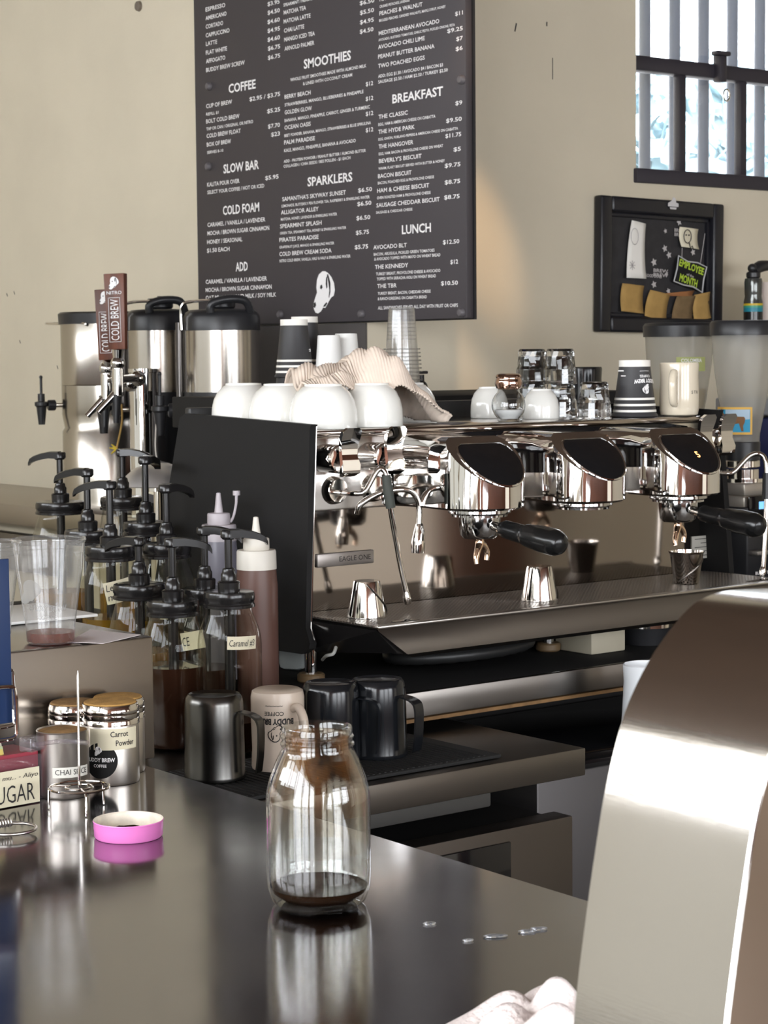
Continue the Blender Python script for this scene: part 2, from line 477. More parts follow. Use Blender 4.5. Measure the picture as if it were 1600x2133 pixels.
for i, x in enumerate((-0.3, 1.7, 3.6)):
    mb = MB()
    for z in (1.55, 2.3): mb.span((x - 0.75, -3.2, z), (x + 0.75, -3.15, z + 0.05))
    for dx in (-0.35, 0.35): mb.span((x + dx, -3.2, 1.0), (x + dx + 0.05, -3.15, 2.66))
    o = struct('window_%d' % (i + 2), mb, iron, 'muntins of the %s street window' % ('first', 'second', 'third', 'fourth')[i], 'window')

side_glow = mat('side_glow_pane', (0.42, 0.42, 0.385), 0.6, emit=0.85)  # added glow out of view, gives the steel tower its pale reflection
mb = MB()
for y0_, y1_ in ((1.8, 3.3), (3.45, 4.9), (5.05, 7.8)): mb.span((-3.2, y0_, 0.35), (-3.17, y1_, 2.5))
o = struct('window_6', mb, side_glow, 'added glowing panels low in the unseen side windows', 'window')
struct('window_7', MB().span((5.5, -3.2, 0.1), (7.4, -3.17, 2.66)), mat('street_glow_pane', (1.0, 0.93, 0.82), 0.5, emit=0.42), 'added glowing panel in the unseen street wall', 'window')  # glowing panel added for the front of the espresso machine to reflect

# barred window over the bar
yg = YW + 0.10
mb = MB()
mb.span((wx0 - 0.01, YW - 0.015, wz0 - 0.012), (wx1, yg + 0.05, wz0 + 0.03), 0.004)
win = struct('window_1', mb, iron, 'dark iron framed window with outside security bars above the picture frame', 'window')
zc = ony(1325, 125, yg).z
part('window_crossbar', MB().span((wx0, yg - 0.02, zc - 0.032), (wx1, yg + 0.03, zc + 0.012), 0.004), iron, win)
part('window_head', MB().span((wx0, yg - 0.02, wz1 - 0.05), (wx1, yg + 0.03, wz1)), iron, win)
for px in (1418, 1545, 1680):
    x = ony(px, 250, yg).x
    part('window_mullion', MB().span((x - 0.014, yg - 0.01, wz0 + 0.04), (x + 0.014, yg + 0.02, zc - 0.03), 0.003), iron, win)
part('window_pane', MB().span((wx0, yg + 0.008, wz0 + 0.03), (wx1, yg + 0.011, wz1 - 0.03)), thin('window_glass', (0.97, 0.98, 1), 0.4, 0.02, (0.9, 0.95, 1.0), 0.03), win)
lx = ony(1495, 150, yg - 0.02)
o = part('window_latch', MB().box((lx.x, yg - 0.03, zc + 0.0), (0.03, 0.035, 0.09), 0.006).box((lx.x - 0.012, yg - 0.045, zc + 0.04), (0.06, 0.03, 0.014), 0.004), iron, win)
part('latch_ring', MB().tube([(lx.x + 0.008 + 0.014 * cos(a), yg - 0.05, zc - 0.085 + 0.018 * sin(a)) for a in [i * pi / 8 for i in range(16)]], 0.0028, 8, closed=True), polish, o)
for px in (1343, 1405, 1465, 1525, 1582, 1640, 1700):
    x = ony(px, 250, YW + 0.36).x
    part('window_bar', MB().rod((x, YW + 0.36, wz0 - 0.2), (x, YW + 0.36, wz1 + 0.2), 0.019), iron_o, win)
# trees outside
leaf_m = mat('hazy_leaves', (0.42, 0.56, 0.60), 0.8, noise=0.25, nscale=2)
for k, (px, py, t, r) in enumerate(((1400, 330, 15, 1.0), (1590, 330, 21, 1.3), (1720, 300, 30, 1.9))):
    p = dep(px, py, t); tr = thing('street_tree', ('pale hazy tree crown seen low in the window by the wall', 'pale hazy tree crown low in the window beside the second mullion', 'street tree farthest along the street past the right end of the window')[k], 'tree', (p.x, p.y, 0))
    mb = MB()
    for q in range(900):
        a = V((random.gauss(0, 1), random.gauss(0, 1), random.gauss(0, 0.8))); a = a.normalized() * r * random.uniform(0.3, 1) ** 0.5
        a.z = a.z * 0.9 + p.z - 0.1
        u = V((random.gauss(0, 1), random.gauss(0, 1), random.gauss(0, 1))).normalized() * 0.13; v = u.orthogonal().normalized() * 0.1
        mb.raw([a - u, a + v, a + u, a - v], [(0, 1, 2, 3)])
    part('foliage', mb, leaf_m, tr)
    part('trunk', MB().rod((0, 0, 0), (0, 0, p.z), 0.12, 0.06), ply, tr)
struct('ground_outside', MB().span((-30, 4.7, -0.3), (60, 60, -0.12)), floor_m, 'street outside the window')

# nail holes and scuffs on the walls
scuff = tag(part('wall_nail', MB().lathe([(0, 0), (0.016, 0.0), (0.014, 0.008), (0, 0.012)], mtx=face_m(onx(290, 13, XW - 0.001), (-1, 0, 0))), mat('nail', (0.16, 0.13, 0.1), 0.5), None),
            'dark round nail head high on the left wall', 'nail')
mb = MB()
for px, py, a, l in ((1074, 57, 0.25, 0.024), (1139, 50, 0.05, 0.012), (1151, 143, 0.0, 0.06)):
    mb.box((0, 0, 0), (0.004 if l < .05 else 0.002, l, 0.002), mtx=face_m(ony(px, py, YW), (0, -1, 0), -a))
for px, py in ((30, 610), (42, 712), (120, 765), (15, 614)): mb.box((0, 0, 0), (0.003, 0.012, 0.002), mtx=face_m(onx(px, py, XW), (-1, 0, 0), 0.5))
mk = struct('trim_1', mb, dark_ink, 'small dark scuffs and holes in the wall paint')

# dark grey panel on the end of the left wall, below the menu
p0 = onx(540, 700, XW - 0.012); pz1 = onx(773, 640, XW).z
grey = mat('grey_panel', (0.085, 0.075, 0.072), 0.6, noise=0.12, nscale=8)
tag(part('dark_panel', MB().span((XW - 0.006, YW + 0.001, 1.07), (XW - 0.0015, p0.y + 0.25, onx(690, 671, XW - 0.03).z - 0.004)), grey), 'plain dark grey panel on the wall under the menu board', 'panel')

# ================================================================== MENU
XM = XW - 0.03
mt = onx(407, 0, XM); mbm = onx(690, 671, XM)
yl, yr, z0, z1 = onx(411, 500, XM).y, onx(971, 400, XM).y, mbm.z, 2.95
menu = thing('menu_board', 'big black coffee menu board with white lettering on the wall', 'menu board', (XM, (yl + yr) / 2, z0))
oy, oz = (yl + yr) / 2, z0
part('board', MB().span((0, yr - oy, 0), (0.022, yl - oy, z1 - z0), 0.002), sign_m, menu)
part('board_edge', MB().span((0.022, yr - oy - 0.004, -0.003), (0.029, yl - oy + 0.004, z1 - z0)), blk, menu)
H_, N_, S_ = 49 * .36875, 23 * .36875, 16 * .36875
LINES = []


def zl(dy, rows):
    for s, a0, b0, a1, k in rows: LINES.append((s, 400 + a0 * .36875, dy + b0 * .36875, 400 + a1 * .36875, k))


zl(0, [('ESPRESSO', 77, 66, 188, N_), ('AMERICANO', 77, 115, 195, N_), ('CORTADO', 78, 163, 176, N_), ('CAPPUCCINO', 78, 212, 212, N_), ('LATTE', 79, 260, 142, N_),
       ('FLAT WHITE', 79, 310, 198, N_), ('AFFOGATO', 80, 358, 188, N_), ('BUDDY BREW SCREW', 80, 408, 298, N_),
       ('$3.95', 427, 35, 495, N_), ('$4.50', 427, 84, 496, N_), ('$4.60', 427, 136, 496, N_), ('$4.95', 427, 186, 497, N_), ('$4.60', 427, 236, 497, N_), ('$6.75', 429, 286, 498, N_), ('$6.75', 429, 338, 498, N_),
       ('COFFEE', 207, 526, 360, H_), ('CUP OF BREW', 80, 612, 226, N_), ('$2.95 / $3.75', 325, 572, 498, N_), ('REFILL $1', 80, 654, 150, S_), ('BOLT COLD BREW', 80, 698, 268, N_), ('$5.25', 425, 640, 498, N_),
       ('TAP OR CAN / ORIGINAL OR NITRO', 82, 738, 345, S_ * 1.1), ('COLD BREW FLOAT', 83, 780, 275, N_), ('$7.70', 430, 726, 497, N_), ('BOX OF BREW', 84, 829, 220, N_), ('$23', 447, 772, 497, N_), ('SERVES 8-10', 86, 870, 177, S_),
       ('SPEARMINT / HERBAL', 517, 38, 680, S_ * 1.1), ('MATCHA TEA', 518, 83, 644, N_), ('MATCHA LATTE', 518, 133, 670, N_), ('CHAI LATTE', 520, 185, 634, N_), ('MANGO ICED TEA', 521, 236, 694, N_), ('ARNOLD PALMER', 523, 287, 691, N_),
       ('$6.50', 948, 30, 1030, N_), ('$5.50', 949, 84, 1028, N_), ('$4.95', 949, 138, 1027, N_), ('$4.50', 948, 191, 1025, N_),
       ('SMOOTHIES', 632, 388, 898, H_ * 1.05), ('WHOLE FRUIT SMOOTHIES MADE WITH ALMOND MILK', 556, 460, 985, S_ * 1.1), ('& LINED WITH COCONUT CREAM', 627, 482, 905, S_ * 1.1),
       ('BERRY BEACH', 523, 559, 670, N_), ('$12', 982, 487, 1023, N_), ('STRAWBERRIES, MANGO, BLUEBERRIES & PINEAPPLE', 524, 602, 969, S_ * 1.1), ('GOLDEN GLOW', 524, 647, 677, N_), ('$12', 982, 570, 1024, N_),
       ('BANANA, MANGO, PINEAPPLE, CARROT, GINGER & TURMERIC', 523, 690, 1005, S_ * 1.1), ('OCEAN OASIS', 523, 733, 671, N_), ('$12', 982, 655, 1024, N_), ('BEET POWDER, BANANA, MANGO, STRAWBERRIES & BLUE SPIRULINA', 522, 775, 1011, S_),
       ('PALM PARADISE', 521, 817, 695, N_), ('$12', 982, 747, 1024, N_), ('KALE, MANGO, PINEAPPLE, BANANA & AVOCADO', 521, 860, 925, S_ * 1.15), ('ADD - PROTEIN POWDER / PEANUT BUTTER / ALMOND BUTTER', 519, 920, 982, S_), ('COLLAGEN / CHIA SEEDS / BEE POLLEN - $1 EACH', 518, 948, 895, S_),
       ('CRUSHED PISTACHIOS, LAVENDER', 1060, 45, 1230, S_ * 0.9), ('PISTACHIO', 1060, 8, 1170, N_), ('PEACHES & WALNUT', 1059, 88, 1302, N_), ('BRULEED PEACHES, CANDIED WALNUTS, MAPLE SYRUP, HONEY', 1057, 124, 1433, S_ * 0.9), ('$11', 1487, 90, 1530, N_),
       ('MEDITERRANEAN AVOCADO', 1055, 200, 1397, N_), ('AVOCADO, BLISTERED TOMATOES, GARLIC PESTO, PICKLED ONIONS, FETA', 1054, 233, 1485, S_ * 0.85), ('$9.25', 1442, 187, 1530, N_), ('AVOCADO CHILI LIME', 1052, 278, 1315, N_), ('$7', 1493, 232, 1530, N_),
       ('PEANUT BUTTER BANANA', 1052, 332, 1370, N_), ('$6', 1490, 288, 1529, N_), ('TWO POACHED EGGS', 1052, 385, 1315, N_), ('ADD: EGG $1.50 / AVOCADO $4 / BACON $3', 1052, 440, 1418, S_ * 1.1), ('SAUSAGE $2.50 / HAM $2.50 / TURKEY $2.50', 1052, 472, 1445, S_ * 1.1),
       ('BREAKFAST', 1132, 584, 1418, H_), ('$9', 1488, 595, 1527, N_), ('THE CLASSIC', 1054, 672, 1219, N_), ('EGG, HAM & AMERICAN CHEESE ON CIABATTA', 1053, 712, 1375, S_), ('$9.50', 1436, 694, 1524, N_), ('THE HYDE PARK', 1053, 757, 1258, N_),
       ('EGG, ONION, POBLANO PEPPERS & AMERICAN CHEESE ON CIABATTA', 1053, 795, 1503, S_ * 0.9), ('$11.75', 1432, 780, 1521, N_), ('THE HANGOVER', 1055, 840, 1250, N_), ('EGG, HAM, BACON & PROVOLONE CHEESE ON WHEAT', 1055, 878, 1418, S_ * 0.95), ('$5', 1478, 856, 1519, N_),
       ("BEVERLY'S BISCUIT", 1056, 922, 1297, N_), ('WARM, FLAKY BISCUIT SERVED WITH BUTTER & HONEY', 1053, 960, 1428, S_ * 0.9), ('$9.75', 1428, 948, 1517, N_)])
zl(340, [('SLOW BAR', 178, 57, 378, H_), ('KALITA POUR OVER', 86, 133, 268, N_), ('$5.95', 414, 95, 489, N_), ('SELECT YOUR COFFEE / HOT OR ICED', 87, 175, 408, S_ * 1.25), ('COLD FOAM', 175, 292, 380, H_),
         ('CARAMEL / VANILLA / LAVENDER', 88, 360, 414, N_), ('MOCHA / BROWN SUGAR CINNAMON', 87, 408, 436, N_), ('HONEY / SEASONAL', 86, 457, 284, N_), ('$1.50 EACH', 85, 505, 212, N_),
         ('ADD', 247, 610, 315, H_), ('CARAMEL / VANILLA / LAVENDER', 78, 682, 423, N_), ('MOCHA / BROWN SUGAR CINNAMON', 77, 728, 450, N_), ('OAT MILK / ALMOND MILK / SOY MILK', 78, 772, 475, N_),
         ('SPARKLERS', 653, 130, 906, H_), ("SAMANTHA'S SKYWAY SUNSET", 510, 215, 869, N_), ('$6.50', 939, 165, 1017, N_), ('LEMONADE, BUTTERFLY PEA FLOWER TEA, RASPBERRY & SPARKLING WATER', 506, 250, 1003, S_ * 0.95),
         ('ALLIGATOR ALLEY', 503, 290, 715, N_), ('$6.50', 934, 242, 1013, N_), ('MATCHA, HONEY, LAVENDER & SPARKLING WATER', 502, 325, 819, S_ * 0.95), ('SPEARMINT SPLASH', 498, 368, 732, N_), ('$6.50', 929, 322, 1007, N_),
         ('GREEN TEA, SPEARMINT TEA, HONEY & SPARKLING WATER', 497, 403, 871, S_ * 0.9), ('PIRATES PARADISE', 494, 445, 715, N_), ('$5.75', 926, 404, 1000, N_), ('GRAPEFRUIT JUICE, MANGO & SPARKLING WATER', 494, 482, 803, S_ * 0.9),
         ('COLD BREW CREAM SODA', 494, 525, 788, N_), ('$5.75', 920, 486, 995, N_), ('NITRO COLD BREW, VANILLA, HALF & HALF & SPARKLING WATER', 495, 560, 895, S_),
         ('BACON BISCUIT', 1051, 85, 1240, N_), ('BACON, POACHED EGG & PROVOLONE CHEESE', 1050, 120, 1367, S_ * 0.95), ('HAM & CHEESE BISCUIT', 1046, 167, 1340, N_), ('$8.75', 1428, 120, 1515, N_), ('OVEN ROASTED HAM & PROVOLONE CHEESE', 1045, 204, 1348, S_ * 0.95),
         ('SAUSAGE CHEDDAR BISCUIT', 1042, 250, 1399, N_), ('$8.75', 1425, 205, 1512, N_), ('SAUSAGE & CHEDDAR CHEESE', 1040, 286, 1245, S_ * 0.9), ('LUNCH', 1186, 400, 1350, H_), ('AVOCADO BLT', 1025, 487, 1213, N_), ('$12.50', 1418, 458, 1510, N_),
         ('BACON, ARUGULA, PICKLED GREEN TOMATOES', 1027, 523, 1370, S_), ('& AVOCADO TOPPED WITH MAYO ON WHEAT BREAD', 1030, 550, 1403, S_), ('THE KENNEDY', 1034, 598, 1221, N_), ('$12', 1460, 569, 1503, N_),
         ('TURKEY BREAST, PROVOLONE CHEESE & AVOCADO', 1040, 634, 1403, S_), ('TOPPED WITH SRIRACHA AIOLI ON WHEAT BREAD', 1044, 662, 1378, S_), ('THE TBR', 1047, 706, 1156, N_), ('$10.50', 1407, 690, 1502, N_),
         ('TURKEY BREAST, BACON, CHEDDAR CHEESE', 1050, 744, 1348, S_), ('& RANCH DRESSING ON CIABATTA BREAD', 1050, 774, 1326, S_), ('ALL SANDWICHES SERVED ALL DAY WITH FRUIT OR CHIPS', 1051, 827, 1502, S_ * 1.15)])
mb = MB(); xf = -0.0012
for s, px, py, px2, k in LINES:
    a = onx(px, py, XM + xf); c = onx(px, py - k, XM + xf); cap = c.z - a.z
    b = onx(px2, py - (px2 - px) * 0.1, XM + xf)
    write(mb, s, face_m((xf, a.y - oy, a.z - oz), (-1, 0, 0)), cap, a.y - b.y, bold=0.022 if k > 12 else 0.012)
part('lettering', mb, white_ink, menu)
dc = onx(675, 653, XM + xf); dh = onx(675, 565, XM + xf).z - dc.z
mw, md = MB(), MB()
dog(mw, md, face_m((xf, dc.y - oy, dc.z - oz), (-1, 0, 0), -0.02), dh)
em = part('dog_emblem', mw, white_ink, menu); part('emblem_lines', md, dark_ink, em)
for px, py in ((437, 180), (436, 347), (586, 655), (755, 654), (963, 166), (963, 651)):
    p = onx(px, py, XM)
    part('thumbtack', MB().lathe([(0, 0.012), (0.008, 0.011), (0.0115, 0.006), (0.0115, 0)], mtx=face_m((0, p.y - oy, p.z - oz), (-1, 0, 0)), seg=20), mat('tack', (0.12, 0.11, 0.115), 0.35), menu)

# ================================================================== FRAMED PIN BOARD on the right wall
YF = YW - 0.035
c = [ony(1263, 403, YF), ony(1518, 428, YF), ony(1480, 690, YF), ony(1256, 688, YF)]
fw_, fh_ = (c[1] - c[0]).length, (c[0] - c[3]).length
fc = (c[0] + ony(1480, 697, YF)) / 2
fc = V(((c[0].x + c[1].x + c[3].x + ony(1486, 700, YF).x) / 4, YW, (c[0].z + c[1].z + c[3].z + ony(1486, 700, YF).z) / 4))
frame = thing('pin_board', 'black framed pin board hanging on the wall below the barred window', 'pin board', fc)
FT = R(-0.9)
fm = face_m((0, 0, 0), (0, -1, 0), FT)
mb = MB()
bw = 0.045
for sx, sy, lx_, ly_ in ((-1, 0, bw, fh_), (1, 0, bw, fh_), (0, 1, fw_ - 2 * bw, bw), (0, -1, fw_ - 2 * bw, bw)):
    mb.box((sx * (fw_ / 2 - bw / 2), sy * (fh_ / 2 - bw / 2), 0.018), (lx_, ly_, 0.034), 0.007, mtx=fm, seg=3)
    mb.box((sx * (fw_ / 2 - bw - 0.006), sy * (fh_ / 2 - bw - 0.006), 0.010), (0.013 if sx else lx_, 0.013 if sy else ly_ - 2 * bw, 0.018), 0.003, mtx=fm)
part('frame', mb, mat('frame_black', (0.012, 0.012, 0.016), 0.28), frame)
part('backing', MB().box((0, 0, 0.004), (fw_ - 0.06, fh_ - 0.06, 0.006), mtx=fm), mat('slate', (0.03, 0.028, 0.03), 0.7, noise=0.3, nscale=30), frame)


def fp(zx, zy, d=0.0):   # zoom coordinates (4x from 1200,380) -> world on the pin board
    return ony(1200 + zx / 4, 380 + zy / 4, YW - 0.012 - d)


mb = MB()
fl = lambda p: p - fc
for x, y, wd in ((820, 445, 0.07), (645, 780, 0.1)):
    for dy in (0, 36):
        write(mb, 'BREW', face_m(fl(fp(x, y + dy - 36)), (0, -1, 0), R(-3)), 0.010, wd * 0.62)
write(mb, 'GOOD DOGS', face_m(fl(fp(575, 785)), (0, -1, 0), R(-3)), 0.009, 0.07)
for x, y, r in ((765, 272, .008), (985, 293, .010), (740, 550, .012), (975, 582, .011), (775, 605, .012), (770, 905, .01), (650, 665, .013), (650, 850, .012), (745, 405, .008), (755, 760, .008), (860, 330, .012)):
    pts = [(r * (1 if k % 2 else 0.5) * cos(k * pi / 5), r * (1 if k % 2 else 0.5) * sin(k * pi / 5), 0) for k in range(10)]
    mb.raw(pts, [tuple(range(10))], face_m(fl(fp(x, y)), (0, -1, 0)))
part('chalk_lettering', mb, mat('chalk', (0.5, 0.47, 0.46), 0.8), frame)
lp = V((fp(755, 195).x, YW - 0.0385, fp(755, 195).z)) - fc
part('brand_badge', MB().prism([(-.022, -.004), (.022, -.004), (.022, .006), (.012, .008), (.01, .02), (0, .024), (-.008, .012), (-.022, .006)], 0.001, face_m(lp, (0, -1, 0), FT)).prism([(-.012, -.012), (.012, -.012), (.014, -.006), (-.014, -.006)], 0.001, face_m(lp, (0, -1, 0), FT)), mat('badge', (0.6, 0.58, 0.58), 0.5), frame)


def note(name, label, cat, pts, m, group=None, d=0.004, curl=0.006):
    """a pinned sheet from its four zoom corners (tl, tr, br, bl), gently curled"""
    P = [fp(x, y, d) for x, y in pts]; o0 = sum(P, V()) / 4
    mb = MB()

    def fn(u, v):
        p = (P[0] * (1 - u) + P[1] * u) * (1 - v) + (P[3] * (1 - u) + P[2] * u) * v
        return p - o0 + V((0, -curl * (4 * (v - 0.4) ** 2 + 0.3 * sin(u * 3)), 0))
    mb.grid(fn, 4, 8)
    o = tag(part(name, mb, m, None, o0), label, cat, group)
    sm = o.modifiers.new('thickness', 'SOLIDIFY'); sm.thickness = 0.0007; sm.offset = 1
    return o


n1 = note('paper_strip', 'long narrow white paper with a faint pencil sketch on the pin board', 'paper', [(458, 315), (575, 345), (568, 803), (406, 795)], paper_w)
n2 = note('paper_sketch', 'small torn cream square with a face doodle on the pin board', 'paper', [(858, 370), (1012, 390), (1008, 558), (862, 535)], paper_c)
mb = MB(); p = fp(930, 450, 0.014) - n2.location
mb.tube([p + V((0.016 * cos(a), 0, 0.02 * sin(a))) for a in [i * pi / 8 for i in range(16)]], 0.0014, 5, closed=True)
for dx, dz, a in ((-0.006, 0.004, 0), (0.006, 0.004, 0)): mb.ball(p + V((dx, 0, dz)), 0.0024, seg=8)
mb.tube([p + V((0.008, 0, -0.02)), p + V((0.012, 0, -0.035)), p + V((0.02, 0, -0.028)), p + V((0.026, 0, -0.04))], 0.0016, 5)
part('pencil_lines', mb, dark_ink, n2)
mb = MB(); p = fp(490, 450, 0.014) - n1.location
mb.tube([p + V((0.015 * cos(a), 0, 0.024 * sin(a))) for a in [i * pi / 8 for i in range(16)]], 0.0007, 5, closed=True)
q = fp(470, 690, 0.014) - n1.location
for k in range(4): mb.rod(q + V((0.012 * cos(k * .8), 0, 0.014 * sin(k * .8))), q - V((0.012 * cos(k * .8), 0, 0.014 * sin(k * .8))), 0.0007, seg=5)
part('pencil_lines', mb, mat('pencil', (0.35, 0.32, 0.32), 0.8), n1)
for nm, lb, pts in (('kraft_card', 'leftmost of the kraft cards along the bottom of the pin board', [(380, 840), (560, 862), (548, 1095), (362, 1072)]),
                    ('kraft_card', 'kraft card tilted to the left, second along the bottom of the pin board', [(612, 895), (778, 935), (735, 1165), (556, 1112)]),
                    ('kraft_card', 'darker brown kraft card, third along the bottom of the pin board', [(835, 950), (990, 945), (952, 1165), (780, 1172)]),
                    ('kraft_card', 'rightmost kraft card on the pin board, beside the frame', [(978, 938), (1122, 908), (1118, 1128), (970, 1155)])):
    note(nm, lb, 'card', pts, mat('kraft_dark', (0.20, 0.13, 0.06), 0.85, noise=0.2) if 'darker' in lb else kraft, 'kraft cards on the pin board', 0.006)
note('kraft_strip', 'thin torn brown strip behind the kraft cards on the pin board', 'card', [(730, 925), (985, 900), (960, 950), (735, 945)], mat('rust_card', (0.33, 0.14, 0.05), 0.8), None, 0.002, 0.002)
# employee sign
P = [fp(848, 612, 0.012), fp(1083, 708, 0.012), fp(1045, 915, 0.012), fp(803, 822, 0.012)]; so = sum(P, V()) / 4
es = thing('employee_sign', 'small black hanging sign with lime hand lettering on the pin board', 'sign', so)
ang = math.atan2((P[1] - P[0]).z, (P[1] - P[0]).x); sw, sh = (P[1] - P[0]).length, (P[0] - P[3]).length
sm_ = face_m((0, 0, 0), (0, -1, 0), ang)
part('plaque', MB().box((0, 0, 0), (sw, sh, 0.006), 0.002, mtx=sm_), blk_m, es)
mb = MB()
pts = [(-sw / 2, sh / 2), (-sw / 6, sh / 2 - .006), (sw / 6, sh / 2 + .002), (sw / 2, sh / 2), (sw / 2 - .004, 0), (sw / 2, -sh / 2), (sw / 6, -sh / 2 + .006), (-sw / 6, -sh / 2), (-sw / 2, -sh / 2), (-sw / 2 + .004, 0)]
mb.tube([sm_ @ V((x, y, 0.004)) for x, y in pts], 0.0022, 6, closed=True)
part('plaque_outline', mb, mat('white_line', (0.55, 0.55, 0.55), 0.6), es)
mb = MB()
write(mb, 'EMPLOYEE', sm_ @ M.Translation((0, 0.012, 0.004)), sh * 0.26, sw * 0.86, bold=0.03, centre=True)
write(mb, 'MONTH', sm_ @ M.Translation((-0.003, -sh * 0.40, 0.004)), sh * 0.28, sw * 0.62, bold=0.03, centre=True)
part('lime_lettering', mb, lime, es)
mb = MB(); write(mb, 'of the', sm_ @ M.Translation((0, -sh * 0.09, 0.004)), sh * 0.09, sw * 0.25, centre=True); part('white_lettering', mb, mat('chalk', (0.5, 0.47, 0.46), 0.8), es)
a, b = fp(1075, 425, 0.01), fp(885, 545, 0.01)
part('string', MB().rod(a - so, sm_ @ V((sw * 0.3, sh / 2, 0)), 0.0009, seg=6).rod(b - so, sm_ @ V((-sw * 0.35, sh / 2, 0)), 0.0009, seg=6), mat('chalk', (0.5, 0.47, 0.46), 0.8), es)

# ================================================================== COUNTERS
# service bar in the foreground
mb = MB(); mb.prism([(1.297, 2.36), (1.225, -0.8), (0.1, -0.8), (0.1, 2.36)], -0.04, M.Translation((0, 0, 1.0)))
bar = thing('service_bar', 'polished stainless service bar carrying the open glass jar', 'counter', (0.7, 0.8, 0))
o = part('worktop', mb, steel_bar, bar); o.location = (-0.7, -0.8, 0)
part('cabinet', MB().span((0.15 - .7, -0.75 - .8, 0), (1.15 - .7, 2.3 - .8, 0.96)), blk_m, bar)
# stainless raised box on the bar, far left
box = thing('steel_riser', 'stainless steel box on the bar carrying the used plastic cups', 'riser', (1.0, 2.35, 1.0))
part('shell', MB().span((-0.9, -0.206, 0), (0.324, 0.18, 0.153), 0.003), riser_m, box)

# prep counter that carries the syrup jars, with stepped risers
pc = thing('prep_counter', 'low stainless counter under the syrup jars and frothing pitchers', 'counter', (1.8, 2.9, 0))
part('worktop', MB().span((1.34 - 1.8, 2.36 - 2.9, 0.815), (2.27 - 1.8, 4.0 - 2.9, 0.86), 0.002), steel_dark, pc)
part('rear_cabinet', MB().span((1.36 - 1.8, 3.0 - 2.9, 0), (1.98 - 1.8, 3.98 - 2.9, 0.815)), blk_m, pc)
part('front_cabinet', MB().span((1.36 - 1.8, 2.44 - 2.9, 0), (2.25 - 1.8, 2.95 - 2.9, 0.74)), blk_m, pc)
part('gap_rail', MB().span((1.36 - 1.8, 2.42 - 2.9, 0.775), (2.12 - 1.8, 2.45 - 2.9, 0.80), 0.004), mat('rail_grey', (0.06, 0.058, 0.055), 0.4), pc)
dr = part('door', MB().span((1.36 - 1.8, 2.385 - 2.9, 0.1), (2.265 - 1.8, 2.43 - 2.9, 0.745), 0.002), mat('door_steel', (0.13, 0.115, 0.105), 0.38, 1), pc)
q0, q1 = ony(1061, 1752, 2.385), ony(880, 1800, 2.385)
part('door_window', MB().span((q0.x - 0.3 - 1.8, 2.38 - 2.9, q0.z - 0.25), (q0.x - 1.8, 2.386 - 2.9, q0.z), 0.002), blk_g, dr)
tag(part('riser_step', MB().span((1.6, 2.985, 0.861), (2.01, 3.375, 0.925), 0.003), blk_m), 'black step under the middle row of syrup jars', 'shelf')
tag(part('riser_step', MB().span((1.6, 3.38, 0.861), (2.16, 3.95, 0.97), 0.003), blk_m), 'taller black step under the rearmost syrup jars', 'shelf')
# espresso counter
ec = thing('espresso_counter', 'stainless edged black counter under the espresso machine', 'counter', (3.0, 3.0, 0))
part('worktop', MB().span((2.015 - 3, 2.645 - 3, 0.885), (5.2 - 3, 3.375 - 3, 0.928), 0.002), blk_m, ec)
part('front_edge', MB().span((2.015 - 3, 2.633 - 3, 0.888), (5.2 - 3, 2.6445 - 3, 0.93), 0.001), steel_dark, ec)
part('plywood_edge', MB().span((2.02 - 3, 2.64 - 3, 0.878), (5.2 - 3, 2.66 - 3, 0.884)), ply, ec)
part('cabinet', MB().span((2.3 - 3, 2.95 - 3, 0), (5.2 - 3, 3.37 - 3, 0.88)), blk_m, ec)
# second appliance further right under the counter
ap = thing('undercounter_bin', 'dark undercounter appliance with a steel handle right of the prep counter', 'appliance', (2.75, 2.6, 0))
part('carcass', MB().span((2.31 - 2.75, 2.52 - 2.6, 0), (3.25 - 2.75, 2.9 - 2.6, 0.78), 0.004), mat('dark_panel_steel', (0.07, 0.065, 0.065), 0.4, 0.6), ap)
part('lid', MB().span((2.33 - 2.75, 2.50 - 2.6, 0.785), (3.25 - 2.75, 2.93 - 2.6, 0.80), 0.003), blk_g, ap)
q = ony(1310, 1680, 2.5)
part('handle', MB().span((q.x - 0.035 - 2.75, 2.48 - 2.6, q.z - 0.03), (q.x + 0.3 - 2.75, 2.52 - 2.6, q.z + 0.025), 0.003), steel_dark, ap)
gc = thing('grinder_counter', 'black counter at the right end under the two coffee grinders', 'counter', (4.2, 3.8, 0))
part('worktop', MB().span((3.54 - 4.2, 3.385 - 3.8, 0.885), (5.2 - 4.2, 4.2 - 3.8, 0.928), 0.002), blk_m, gc)
part('cabinet', MB().span((3.56 - 4.2, 3.45 - 3.8, 0), (5.2 - 4.2, 4.2 - 3.8, 0.885)), blk_m, gc)
# raised customer ledge behind the machine
lz = ony(965, 823, 3.46).z
lg = thing('pickup_ledge', 'black raised ledge behind the espresso machine carrying stacked cups', 'ledge', (3.0, 3.6, 0))
part('ledge_top', MB().span((2.50 - 3, 3.46 - 3.6, lz - 0.07), (3.52 - 3, 3.95 - 3.6, lz), 0.003), blk_m, lg)
part('ledge_support', MB().span((2.55 - 3, 3.66 - 3.6, 0), (3.5 - 3, 3.9 - 3.6, lz - 0.07)), blk_m, lg)
